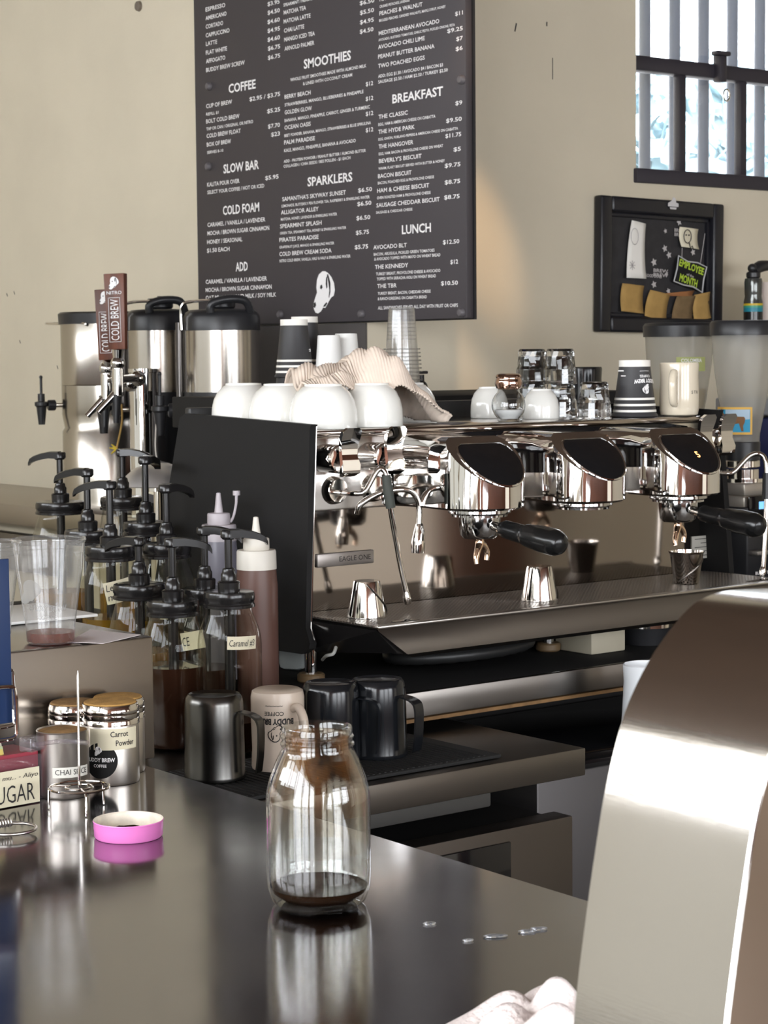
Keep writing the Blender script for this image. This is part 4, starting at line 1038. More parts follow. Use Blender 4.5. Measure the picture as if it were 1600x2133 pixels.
t1, z_ = hopper(1415, 690, 5.3, 0.0885, 0.045, 1.235, 0.305, 'coffee grinder with a wide clear hopper and a green coffee label', plastic_h)
part('grinder_body', MB().box((0, 0, 0.13), (0.16, 0.2, 0.262), 0.02), mat('body_black', (0.03, 0.03, 0.03), 0.4), t1)
part('beans_chaff', MB().lathe([(0.0, 0.35), (0.048, 0.35), (0.066, 0.44), (0.069, 0.47), (0, 0.475)], seg=32), mat('bean_husk', (0.46, 0.36, 0.18), 0.8), t1)
dv = V((-t1.location.x, -t1.location.y, 0)).normalized(); ra = math.atan2(dv.y, dv.x)
def onc(o, ang_, z, r): return face_m((r * cos(ang_), r * sin(ang_), z), (cos(ang_), sin(ang_), 0))
mb = MB(); plate(mb, 0.082, 0.036, onc(t1, ra + R(22), 0.535, 0.0875), wrap=0.0885); lb = part('origin_label', mb, mat('label_green', (0.40, 0.43, 0.16), 0.6), t1, flip=False)
mb = MB(); write(mb, 'COLOMBIA', onc(t1, ra + R(22), 0.540, 0.0882), 0.009, 0.058, centre=True, wrap=0.0885); plate(mb, 0.03, 0.005, onc(t1, ra + R(22), 0.529, 0.0882), wrap=0.0885); part('label_lettering', mb, white_ink, lb)

t2, z_ = hopper(1548, 690, 4.95, 0.076, 0.041, 1.275, 0.265, 'coffee grinder with a narrow empty hopper and an animal sticker', plastic_h)
part('steel_ring', MB().cyl((0, 0, 0.285), 0.043, 0.018, bev=0.002).cyl((0, 0, 0.255), 0.040, 0.026).cyl((0, 0, 0.245), 0.055, 0.014), polish, t2)
part('grinder_head', MB().box((0, 0, 0.235), (0.12, 0.12, 0.03), 0.004).box((0, 0, 0.20), (0.13, 0.13, 0.04), 0.006), mat('head_cream', (0.45, 0.41, 0.36), 0.3, 0.6), t2, ).rotation_euler = (0, 0, 0)
dv = V((-t2.location.x, -t2.location.y, 0)).normalized(); ra = math.atan2(dv.y, dv.x)
part('body', MB().box((0, 0, 0.10), (0.135, 0.15, 0.19), 0.006, rz=R(0)), blk, t2)
fr = lambda x, z, d=0.0: M.Translation((0, 0, 0)) @ face_m((0, -0.076 - d, z), (0, -1, 0)) @ M.Translation((x, 0, 0))
o = part('display', MB().box((0, 0, 0), (0.125, 0.05, 0.004), 0.002, mtx=fr(0, 0.195)), blk_g, t2)
part('lcd_screen', MB().box((0, 0, 0), (0.056, 0.018, 0.002), mtx=fr(0.0, 0.197, 0.0025)), lcd, o)
o = part('button_panel', MB().box((0, 0, 0), (0.125, 0.042, 0.005), 0.003, mtx=fr(0, 0.143)), mat('panel_silver', (0.34, 0.31, 0.28), 0.4, 0.7), t2)
for x, zz in ((-0.034, 0.142), (0.0, 0.152), (0.034, 0.142)):
    b_ = part('button', MB().cyl((0, 0, 0.002), 0.0125, 0.005, bev=0.0015, mtx=fr(x, zz)), mat('panel_silver', (0.34, 0.31, 0.28), 0.4, 0.7), o)
    part('button_ring', MB().tube([fr(x, zz) @ V((0.009 * cos(a), 0.009 * sin(a), 0.0075)) for a in [i * pi / 10 for i in range(20)]], 0.001, 6, closed=True), steel_dark, b_)
part('shelf_plate', MB().box((0, 0, 0), (0.12, 0.01, 0.03), 0.002, mtx=fr(0, 0.085, 0.012)), mat('panel_silver', (0.34, 0.31, 0.28), 0.4, 0.7), t2)
mb = MB(); md = MB(); dog(mb, md, fr(-0.01, 0.048, 0.0008), 0.02)
write(mb, 'BUDDY BREW', fr(0.0, 0.03, 0.0008), 0.007, 0.075, bold=0.04, centre=True); o = part('brand_lettering', mb, white_ink, t2); part('emblem_lines', md, dark_ink, o)
# sticker with an antelope standing by blue water
sw_, sh_ = 0.098, 0.066
smx = lambda d: onc(t2, ra + R(-22), 0.40, 0.0665 + d)
mb = MB(); plate(mb, sw_, sh_, smx(0), wrap=0.066); sk = part('animal_sticker', mb, mat('sticker_yellow', (0.72, 0.42, 0.08), 0.6), t2, flip=False)
mb = MB(); plate(mb, sw_ * 0.90, sh_ * 0.83, smx(0.0006), wrap=0.066); part('sticker_sea', mb, mat('sticker_blue', (0.03, 0.30, 0.50), 0.6), sk, flip=False)
mb = MB(); wrap_poly(mb, [(-0.018, 0.0), (0.043, 0.004), (0.043, 0.027), (-0.018, 0.027)], 0.066, smx(0.0011)); part('sticker_sky', mb, mat('sticker_sky', (0.40, 0.52, 0.62), 0.6), sk, flip=False)
an = [(-.36, .42), (-.34, .30), (-.44, .24), (-.42, .18), (-.30, .16), (-.22, .02), (-.16, -.08), (-.14, -.42), (-.09, -.42), (-.07, -.12), (.10, -.12), (.18, -.10), (.20, -.22), (.24, -.42), (.29, -.42), (.28, -.20), (.32, -.05), (.33, .10), (.30, .17), (.10, .18), (-.12, .18), (-.22, .26), (-.26, .34), (-.30, .42), (-.29, .5), (-.33, .46)]
vs = [(0.066 * sin(x * sw_ / 0.066), y * sh_ * 0.9, 0.066 * (cos(x * sw_ / 0.066) - 1)) for x, y in an]
mb = MB(); wrap_poly(mb, [(x * sw_, y * sh_ * 0.9) for x, y in an], 0.066, smx(0.0018), 0, 30); part('sticker_antelope', mb, mat('hide_brown', (0.20, 0.095, 0.04), 0.8), sk)

# small shelf with a striped bottle above the grinders
sh = thing('wall_shelf', 'small shelf on the wall behind the grinder hoppers', 'shelf', (0, 0, 0))
pb = ony(1569, 690, 4.12); sh.location = (pb.x + 0.1, 4.19, 1.535)
part('shelf_board', MB().span((-0.13, -0.13, 0), (0.45, 0.098, 0.02), 0.002), blk, sh)
t = thing('spray_bottle', 'slim dark bottle with yellow and teal stripes and a black trigger top', 'bottle', (pb.x, 4.12, 1.5555))
bt = (ony(1569, 580, 4.12).z - 1.5555)
part('bottle_body', MB().lathe([(0, 0), (0.027, 0), (0.0285, 0.004), (0.0285, bt * 0.55), (0.025, bt * 0.66), (0.026, bt * 0.70), (0.027, bt * 0.93), (0.025, bt), (0, bt)], seg=32), mat('bottle_grey', (0.10, 0.105, 0.10), 0.12, 0.6), t)
for nm, za, zb2, m in (('dark_label', 0.01, 0.36, blk_e), ('teal_stripe', 0.36, 0.44, mat('teal', (0.01, 0.22, 0.30), 0.4)), ('green_stripe', 0.44, 0.48, mat('stripe_green', (0.05, 0.32, 0.20), 0.4)), ('yellow_stripe', 0.48, 0.52, mat('stripe_yellow', (0.60, 0.42, 0.02), 0.4))):
    part(nm, MB().lathe([(0.0288, bt * za), (0.0288, bt * zb2)], seg=32), m, t)
part('trigger_head', MB().cyl((0, 0, bt), 0.021, 0.02, bev=0.004).tube([(0, 0, bt + 0.022), (0.03, 0, bt + 0.036), (0.07, 0, bt + 0.04)], [0.016, 0.018, 0.015], 12, 3).ball((-0.005, 0, bt + 0.03), 0.014), blk, t)
pb2 = ony(1603, 690, 4.1)
tag(part('paper_roll', MB().lathe([(0.012, 0), (0.05, 0), (0.05, 0.145), (0.012, 0.145)], closed=True, seg=32), mat('roll_paper', (0.72, 0.62, 0.55), 0.9), None, (pb2.x + 0.045, 4.15, 1.5555)), 'pale paper roll beside the striped bottle at the picture edge', 'paper roll')
# navy crate behind the grinder
q = dep(1585, 920, 5.45); tb_ = thing('navy_crate', 'navy plastic crate beyond the narrow hopper grinder', 'crate', (q.x + 0.1, q.y, 0.929))
part('crate_body', MB().box((0, 0, 0.195), (0.3, 0.2, 0.39), 0.008), navy, tb_); part('crate_lid', MB().box((0, 0, 0.42), (0.32, 0.22, 0.045), 0.006), mat('lid_grey', (0.24, 0.24, 0.25), 0.3), tb_)

# ================================================================== UNDER THE MACHINE
hz = 0.9285
hose = thing('coiled_hose', 'coiled black ribbed hose lying under the espresso machine', 'hose', (2.43, 2.86, hz))
mb = MB(); pts = []
for k in range(150):
    a = 2 * pi * k / 50; pts.append((0.155 * cos(a) * (1 - 0.02 * (k // 50)), 0.085 * sin(a), 0.012 + 0.019 * k / 50))
mb.tube(pts, [0.0115 * (1 + 0.10 * (k % 2)) for k in range(150)], 10); part('hose_coil', mb, hose_m, hose)
tag(part('drain_pan', MB().loft([[(x, y, z) for x, y in ((-a, -b), (a, -b), (a, b), (-a, b))] for a, b, z in ((0.10, 0.07, 0), (0.115, 0.08, 0.02), (0.115, 0.08, 0.026), (0.10, 0.07, 0.026))]), blk, None, (2.82, 2.90, hz)), 'low black pan on the counter beneath the middle of the machine', 'pan')
q = onz(1275, 1375, hz)
tag(part('beige_box', MB().box((0, 0, 0.022), (0.09, 0.1, 0.044), 0.003), mat('box_beige', (0.42, 0.38, 0.29), 0.6), None, (q.x + 0.06, q.y + 0.12, hz)), 'small beige box under the machine behind the middle foot', 'box')
q = onz(1330, 1345, hz)
t = thing('knock_cup', 'dark round canister with a steel rim under the right of the drip tray', 'canister', (q.x + 0.04, q.y + 0.02, hz))
part('canister_body', MB().lathe([(0, 0), (0.045, 0), (0.052, 0.034), (0.0, 0.034)]), blk, t); part('canister_rim', MB().lathe([(0.05, 0.033), (0.054, 0.034), (0.054, 0.043), (0.047, 0.043)], closed=True), polish, t)
q = onz(612, 1408, hz)
t = tag(part('plastic_bag', MB().box((0, 0, 0.032), (0.05, 0.05, 0.062), 0.012, rz=0.6), thin('bag_film', (0.7, 0.74, 0.74), 0.5, 0.1, (0.75, 0.78, 0.78), 0.6), None, (q.x + 0.045, q.y + 0.06, hz)), 'crumpled pale plastic bag behind the front foot of the machine', 'bag')
mb = MB(); mb.tube([onz(700, 1348, 1.0), onz(694, 1362, 0.99), onz(680, 1366, 0.985), onz(672, 1374, 0.97)], 0.003, 8, 4)
cb = mb; o = part('grey_cable', cb, mat('cable_grey', (0.35, 0.35, 0.33), 0.5), None); tag(o, 'short grey cable hooked under the front corner of the machine', 'cable')

# ================================================================== LOWER COUNTER: mat, pitchers
ZP = 0.861
mt_ = [onz(x, y, ZP) for x, y in ((1052, 1586), (1030, 1563))]
mb = MB(); x1 = onz(1052, 1580, ZP).x
mb.span((1.42 - 1.7, 2.385 - 2.5, 0), (x1 - 1.7, 2.62 - 2.5, 0.006), 0.002)
rm = part('bar_mat', mb, rubber, None, (1.7, 2.5, ZP)); tag(rm, 'black ribbed rubber mat under the pitchers', 'mat')
mb = MB()
for k in range(60): mb.box((1.43 + k * (x1 - 1.45) / 60 - 1.7, 2.5 - 2.5, 0.0066), (0.004, 0.22, 0.0016))
part('mat_rib', mb, rubber, rm)
ZM = ZP + 0.0078


def pitcher(px, py, r, h, m, rz, label, style):
    p = onz(px, py, ZM)
    t = thing('milk_pitcher', label, 'pitcher', p, rz)
    pr = [(r * 1.0, 0), (r * 1.02, 0.002), (r, 0.006), (r * 0.98, h * 0.5), (r * 0.96, h - 0.014), (r * 0.92, h - 0.005), (r * 0.84, h), (r * 0.80, h - 0.002), (r * 0.66, h - 0.005), (0, h - 0.006)]
    part('body', MB().lathe(pr, seg=56), m, t)
    mb = MB()
    # upside down: the handle strap hangs from near the (upper) base down to the rim, flaring outwards
    path = [(r * 0.93, h * 0.80), (r + 0.02, h * 0.76), (r + 0.030, h * 0.66), (r + 0.030, h * 0.35), (r + 0.026, 0.012)]
    pts, _ = spline([V((x, 0, z)) for x, z in path], [1] * len(path), 5)
    wv = 0.0095 if style == 'steel' else 0.011
    mb.loft([[(q.x, -wv, q.z), (q.x, wv, q.z), (q.x + 0.003, wv, q.z + 0.002), (q.x + 0.003, -wv, q.z + 0.002)] for q in pts])
    part('handle', mb, m, t)
    return t


cv = lambda p: math.atan2(-p.y, -p.x)
steel_p = mat('pitcher_steel', (0.115, 0.112, 0.105), 0.25, 1)
pp = onz(455, 1622, ZM)
pitcher(448, 1620, 0.0455, 0.127, steel_p, cv(pp) + R(62), 'upturned steel frothing pitcher left of the beige mug', 'steel')
pitcher(690, 1582, 0.046, 0.122, blk_e, cv(pp) + R(75), 'upturned black pitcher right behind the open jar', 'black')
pitcher(788, 1572, 0.046, 0.121, blk_e, cv(pp) + R(50), 'upturned black pitcher at the edge of the rubber mat, rightmost of the pitchers', 'black')
pm = onz(580, 1598, ZM)
t = mug(pm, cv(pm) + R(35), 0.041, 0.122, beige_c, 'upturned beige mug with dog emblem between the steel and black pitchers', up=False, hs=0.9)
mb, md = MB(), MB()
fa = lambda ang_, z, r: face_m((r * cos(ang_), r * sin(ang_), z), (cos(ang_), sin(ang_), 0)) @ M.Rotation(pi, 4, 'Z')
av = -R(35) - R(8)
write(md, 'BUDDY BREW', fa(av, 0.0815, 0.0413), 0.0085, 0.062, bold=0.05, centre=True, wrap=0.0413)
write(md, 'COFFEE', fa(av, 0.0925, 0.0413), 0.006, 0.03, centre=True, wrap=0.0413)
write(md, '~~~~~', fa(av, 0.103, 0.0413), 0.0045, 0.028, shear=0.4, centre=True, wrap=0.0413)
m3 = MB(); dog(md, m3, fa(av + R(2), 0.073, 0.0412), 0.027, wrap=0.0413)
m4 = MB(); 
lt = part('mug_lettering', md, dark_ink, t); 
m5, m6 = MB(), MB()
inner = face_m((0.04185 * cos(av + R(2)), 0.04185 * sin(av + R(2)), 0.0712), (cos(av + R(2)), sin(av + R(2)), 0)) @ M.Rotation(pi, 4, 'Z')
dog(m5, m6, inner, 0.0235, wrap=0.0418)
wf = part('emblem_face', m5, beige_c, t); part('emblem_lines', m6, dark_ink, wf); m3.b.free(); m4.b.free()
# tall white pitcher half hidden by the brushed tower
q = onz(1330, 1560, 0.801)
t = thing('white_pitcher', 'tall white pitcher half hidden behind the brushed steel tower', 'pitcher', (q.x + 0.02, q.y, 0.8005))
part('body', MB().lathe([(0, 0), (0.043, 0), (0.046, 0.004), (0.043, 0.06), (0.040, 0.12), (0.0415, 0.148), (0.039, 0.15), (0.036, 0.12), (0.04, 0.01), (0, 0.008)], seg=48), mat('white_enamel', (0.72, 0.74, 0.76), 0.25), t)

# ================================================================== SYRUP JARS
def sjar(px, py, tt, zb, r, lid, arm, stem, label, fill=0.3, fm=None, tg=None, tg_ang=0):
    """jar whose lid's top centre is seen at (px, py) at depth tt; arm = heading of the pump spout"""
    p = dep(px, py, tt); h = p.z - zb - 0.001
    t = thing('syrup_jar', label, 'jar', (p.x, p.y, zb + 0.001), 0, 'pump top syrup jars')
    lid *= 1.05; nb = lid * 0.92; zs = h - 0.024
    part('glass_body', MB().lathe([(0, 0.003), (r * 0.86, 0.0), (r * 0.97, 0.006), (r, 0.018), (r, zs * 0.74), (r * 0.985, zs * 0.785), (r * 0.93, zs * 0.84), (nb * 1.05, zs * 0.94), (nb, zs * 0.965), (nb, zs + 0.01)], seg=48), glass_d, t)
    if fill:
        zf = zs * fill
        part('syrup', MB().lathe([(0, 0.006), (r * 0.84, 0.004), (r * 0.955, 0.012), (r * 0.965, min(zf, zs * .70)), (r * 0.96, zf), (0, zf)], seg=40), fm, t)
    ld = part('screw_lid', MB().lathe([(lid * 0.95, h - 0.026), (lid * 1.02, h - 0.025), (lid * 1.02, h - 0.021), (lid * 0.98, h - 0.019), (lid * 0.98, h - 0.016), (lid * 1.01, h - 0.014), (lid * 1.01, h - 0.005), (lid * 0.98, h - 0.001), (lid * 0.9, h), (0, h)], seg=96, rib=0.008), pump_m, t)
    part('pump_collar', MB().lathe([(0.0175, h - 0.001), (0.018, h + 0.014), (0.016, h + 0.016), (0.0125, h + 0.017), (0.0125, h + 0.027), (0.0105, h + 0.030), (0.0095, h + 0.036), (0.006, h + 0.038), (0, h + 0.038)], seg=48, rib=0.012), pump_m, t)
    part('pump_stem', MB().cyl((0, 0, h + 0.03), 0.0062, stem - 0.03).cyl((0, 0, 0.02), 0.0085 if True else 0, h - 0.03), pump_m, t)
    hd = MB(); zt = h + stem
    hd.lathe([(0, zt - 0.010), (0.009, zt - 0.010), (0.0125, zt - 0.006), (0.0125, zt + 0.003), (0.011, zt + 0.005), (0, zt + 0.0055)], seg=28)
    d = V((cos(arm), sin(arm), 0)); n = V((-sin(arm), cos(arm), 0)); rings = []
    for s, dz, wv, hh in ((0.0, 0.005, 0.0125, 0.013), (0.02, 0.005, 0.011, 0.012), (0.04, 0.001, 0.0095, 0.011), (0.054, -0.004, 0.0085, 0.010), (0.062, -0.009, 0.007, 0.009), (0.065, -0.016, 0.006, 0.006)):
        q = d * s + V((0, 0, zt + dz)); rings.append([q + n * wv, q + n * wv * 0.6 + V((0, 0, 0.0015)), q - n * wv * 0.6 + V((0, 0, 0.0015)), q - n * wv, q - n * wv - V((0, 0, hh)), q + n * wv - V((0, 0, hh))])
    hd.loft(rings); part('pump_head', hd, pump_m, t)
    if tg:
        words, wv, hv, zt2, roll = tg; a_ = math.atan2(-p.y, -p.x) + R(tg_ang)
        nb2 = lambda d_: face_m(((r + d_) * cos(a_), (r + d_) * sin(a_), zt2 * h), (cos(a_), sin(a_), 0.0), roll)
        mb = MB(); plate(mb, wv, hv, nb2(0.0008), wrap=r); tp = part('tape_label', mb, label_t, t, flip=False)
        mb = MB()
        for k, wd_ in enumerate(words):
            write(mb, wd_, nb2(0.0014) @ M.Translation((0, hv * (0.08 if len(words) > 1 else -0.25) - k * hv * 0.42, 0)), hv * (0.32 if len(words) > 1 else 0.5), wv * 0.86 * min(1, (len(wd_) + 1) / 7), bold=0.0, shear=0.15, wrap=r, x0=-wv * 0.44)
        part('label_writing', mb, dark_ink, tp)
    return t


TOR = HEAD - pi / 2         # heading of picture right
JR, SR = 0.0525, 0.0405
sjar(360, 1249, 3.31, 0.861, JR, SR, TOR + R(12), 0.095, 'syrup jar over half full of dark syrup, left of the labelled caramel jar', 0.62, syrup_d)
sjar(477, 1231, 3.27, 0.861, 0.0515, 0.0385, TOR + R(20), 0.093, 'nearly empty syrup jar with a handwritten caramel label beside the brown squeeze bottle', 0.22, syrup_d, (['Caramel #3'], 0.052, 0.021, 0.70, R(-2)), 24)
sjar(290, 1215, 3.40, 0.861, 0.052, 0.041, TOR + pi - R(28), 0.072, 'syrup jar of amber syrup with its pump turned left, next to the steel box corner', 0.62, syrup_a)
sjar(427, 1224, 3.44, 0.861, 0.050, 0.0375, TOR - R(8), 0.098, 'syrup jar hidden between the dark syrup jar and the caramel jar', 0.5, syrup_d, (['CE'], 0.045, 0.03, 0.66, 0.2), -28)
sjar(230, 1136, 3.52, 0.926, JR, SR, TOR + pi - R(12), 0.106, 'syrup jar of yellow syrup with a torn handwritten lemon label', 0.55, syrup_a, (['Lemon', 'm'], 0.052, 0.038, 0.70, R(12)), 16)
sjar(347, 1131, 3.60, 0.926, 0.051, 0.0405, TOR + R(50), 0.098, 'syrup jar standing right against the black side panel, middle row', 0.3, syrup_d, (['Cinnamon'], 0.06, 0.026, 0.52, 0.0), 18)
sjar(183, 1103, 3.72, 0.926, 0.047, 0.040, TOR + pi - R(20), 0.106, 'syrup jar peeping out behind the lemon jar with its pump turned left', 0.3, syrup_a)
sjar(304, 1086, 3.78, 0.926, 0.047, 0.040, TOR + R(75), 0.115, 'syrup jar at the back corner of the black side panel', 0.35, syrup_a)
sjar(256, 1034, 4.02, 0.971, 0.050, 0.042, TOR - R(15), 0.088, 'rearmost syrup jar by the chrome tap column with its pump turned right', 0.3, syrup_a)
sjar(126, 1044, 4.12, 0.971, 0.058, 0.047, TOR + pi - R(10), 0.094, 'large syrup jar at the far left with its pump spout over the wall counter', 0.25, syrup_a)


def squeeze(px, py, tt, zb, r, m, lidm, label, cap=False):
    p = dep(px, py, tt); h = p.z - zb
    t = thing('squeeze_bottle', label, 'squeeze bottle', (p.x, p.y, zb))
    part('bottle_body', MB().lathe([(0, 0), (r * 0.95, 0), (r, 0.006), (r, h * 0.80), (r * 0.93, h * 0.90), (r * 0.88, h * 0.905)], seg=40), m, t)
    part('screw_ring', MB().lathe([(r * 0.9, h * 0.895), (r * 0.96, h * 0.895), (r * 0.94, h * 0.99), (r * 0.9, h), (0, h)], seg=40), lidm, t)
    part('cap', MB().lathe([(r * 0.6, h), (r * 0.63, h + 0.002), (r * 0.62, h + 0.018), (r * 0.58, h + 0.020), (r * 0.24, h + 0.021), (r * 0.12, h + 0.055), (0.002, h + 0.056), (0, h + 0.052)], seg=32), lidm, t)
    if cap:
        d = V((cos(TOR), sin(TOR), 0))
        part('tip_cover', MB().tube([d * (r * 0.62) + V((0, 0, h + 0.004)), d * (r * 0.80) + V((0, 0, h + 0.014)), d * (r * 0.95) + V((0, 0, h + 0.035)), d * (r * 0.98) + V((0, 0, h + 0.052))], [0.0028, 0.0024, 0.0024, 0.003], 8, 4).cyl((d.x * r * 0.98, d.y * r * 0.98, h + 0.051), 0.0065, 0.008), lidm, t)
    return t


squeeze(534, 1145, 3.45, 0.861, 0.0355, choc, ivory, 'tall brown chocolate squeeze bottle with an ivory cap beside the black side panel')
squeeze(456, 1092, 3.60, 0.926, 0.0325, lilac, mat('cap_lilac', (0.42, 0.38, 0.40), 0.4), 'pale clear squeeze bottle with its tip cover flipped open behind the pump jars', True)

# ================================================================== DRINK DISPENSERS along the menu wall
ZW = 1.0605
p = dep(186, 1018, 6.05); xa = 3.05
p = onx(186, 900, xa)
tea_t = thing('tea_dispenser', 'tall narrow steel tea dispenser with a black lid and spigot at the far left', 'drink dispenser', (xa, p.y, ZW))
ht = onx(186, 650, xa).z - ZW; ry = (onx(134, 800, xa).y - onx(236, 800, xa).y) / 2
def oval(ax, ay, x0=0.0, n=40): return [(x0 + ax * cos(2 * pi * k / n), ay * sin(2 * pi * k / n)) for k in range(n)]
def ring(pts, z): return [(x, y, z) for x, y in pts]
AX, AY = 0.15, ry
secs = [(1.0, 0), (1.0, ht * 0.38), (0.95, ht * 0.40), (1.0, ht * 0.47), (1.0, ht * 0.62), (1.012, ht * 0.622), (1.0, ht * 0.626), (1.0, ht - 0.035)]
part('tank', MB().loft([ring(oval(AX * s, AY * s, 0.08), z) for s, z in secs]), urn_m, tea_t, ang=50)
part('lid', MB().loft([ring(oval(AX * 1.03, AY * 1.05, 0.08), ht - 0.035), ring(oval(AX * 1.04, AY * 1.06, 0.08), ht - 0.005), ring(oval(AX * 1.0, AY * 1.0, 0.08), ht)]), blk, tea_t)
hy = AY * 0.2
zq = onx(150, 675, xa).z - ZW
part('carry_handle', MB().tube([(0.03, -AY * 0.55, zq - 0.03), (-0.045, -AY * 0.55, zq - 0.006), (-0.055, -AY * 0.5, zq), (-0.05, AY * 0.6, zq + 0.0), (-0.03, AY * 1.35, zq + 0.004), (0.05, AY * 1.30, zq + 0.004)], 0.0035, 8, 4), polish, tea_t)


def spigot(par, x, y, z, s=1.0, d=(-1, 0.55)):
    v = V((d[0], d[1], 0)).normalized(); a = V((x, y, z))
    b = a + v * 0.075 * s
    part('spigot_stub', MB().rod(a, a + v * 0.05 * s, 0.007 * s), polish, par)
    sp = part('spigot', MB().rod(a + v * 0.03 * s, a + v * 0.055 * s, 0.017 * s, bev=0.003).lathe([(0, -0.06 * s), (0.010 * s, -0.06 * s), (0.016 * s, -0.005 * s), (0.021 * s, 0), (0.021 * s, 0.010 * s), (0.011 * s, 0.013 * s), (0.011 * s, 0.036 * s), (0, 0.038 * s)], (b.x, b.y, b.z), 24), blk, par)
    part('spigot_lever', MB().rod((b.x, b.y, b.z + 0.03 * s), (b.x, b.y, b.z + 0.085 * s), 0.0042 * s).ball((b.x, b.y, b.z + 0.088 * s), 0.0055 * s), blk, sp)
    return b


zs_ = onx(118, 842, xa).z - ZW
spigot(tea_t, -0.03, AY * 0.62, zs_, 0.95, (-1, 0.25))


def urn(px, xw, wpx, label, xc):
    """thermal coffee server; front at pixel column px"""
    p = onx(px, 750, xc); y = p.y
    dd = (p - CAM).dot(_F); r = wpx / F_PX * dd / 2
    zt = onx(px, 652, xc).z; zl_ = onx(px, 687, xc).z; zb = onx(px, 818, xc).z
    t = thing('coffee_server', label, 'coffee server', (xc, y, ZW))
    z = lambda q: q - ZW
    part('steel_jacket', MB().lathe([(r * 0.98, z(zb)), (r, z(zb) + 0.002), (r, z(zl_)), (0, z(zl_))], seg=56), urn_m, t)
    part('lid', MB().lathe([(r * 1.01, z(zl_) - 0.002), (r * 1.01, z(zt) - 0.012), (r * 0.96, z(zt)), (r * 0.85, z(zt) + 0.008), (0, z(zt) + 0.014)], seg=56), blk, t)
    part('fill_cap', MB().cyl((0, 0, z(zt) + 0.012), 0.036, 0.028, bev=0.004, seg=24, rib=0.04).cyl((0, 0, z(zt) + 0.04), 0.007, 0.007), blk, t)
    v = V((-1, 0.35, 0)).normalized()
    part('top_handle', MB().tube([(-r * 0.75, -r * 0.62, z(zt)), (-r * 0.75, -r * 0.66, z(zt) + 0.022), (-r * 0.4, -r * 0.85, z(zt) + 0.034), (r * 0.1, -r * 0.95, z(zt) + 0.030), (r * 0.3, -r * 0.9, z(zt))], 0.011, 10, 4), blk, t)
    br = part('brew_bracket', MB().tube([(-r * 1.03, r * 0.35, z(zl_) + 0.0), (-r * 1.03, r * 0.33, z(zt) + 0.016), (-r * 0.85, r * 0.1, z(zt) + 0.030), (-r * 0.3, -r * 0.3, z(zt) + 0.032)], 0.0042, 8, 5), polish, t)
    part('sight_tube', MB().rod((-r * 0.93, r * 0.62, z(zb) - 0.04), (-r * 0.93, r * 0.62, z(zl_) + 0.02), 0.010, seg=14), mat('sight_glass', (0.10, 0.09, 0.085), 0.15, 0.4), t)
    part('stand', MB().lathe([(0, 0), (r * 0.95, 0), (r * 0.9, 0.03), (r * 0.55, 0.05), (r * 0.55, z(zb) - 0.06), (r * 1.0, z(zb) - 0.05), (r * 1.02, z(zb) + 0.003), (0, z(zb) + 0.003)], seg=40), blk, t)
    b = spigot(t, -r * 0.8, r * 0.30, z(zb) - 0.045, 1.1, (-1, 0.5))
    return t, b, r


u1, b1, r1_ = urn(335, 0, 140, 'steel and black coffee server standing beside the tall tea dispenser', 3.05)
u2, b2, r2_ = urn(463, 0, 158, 'steel and black coffee server nearest the stacked black paper cups', 3.03)
# chrome tap column with two wooden tap handles
xt = 2.93
pc_ = onx(300, 900, xt); zt = onx(300, 768, xt).z
tc = thing('tap_column', 'chrome cold brew tap column with two wooden tap handles', 'beer tap', (xt, pc_.y, ZW))
Y0 = pc_.y; wz = lambda px, py: (onx(px, py, xt) - V((xt, Y0, ZW)))
part('column', MB().lathe([(0.055, 0), (0.055, 0.006), (0.038, 0.008), (0.038, zt - ZW - 0.012), (0.040, zt - ZW - 0.010), (0.040, zt - ZW), (0, zt - ZW + 0.001)], seg=48), chrome, tc)


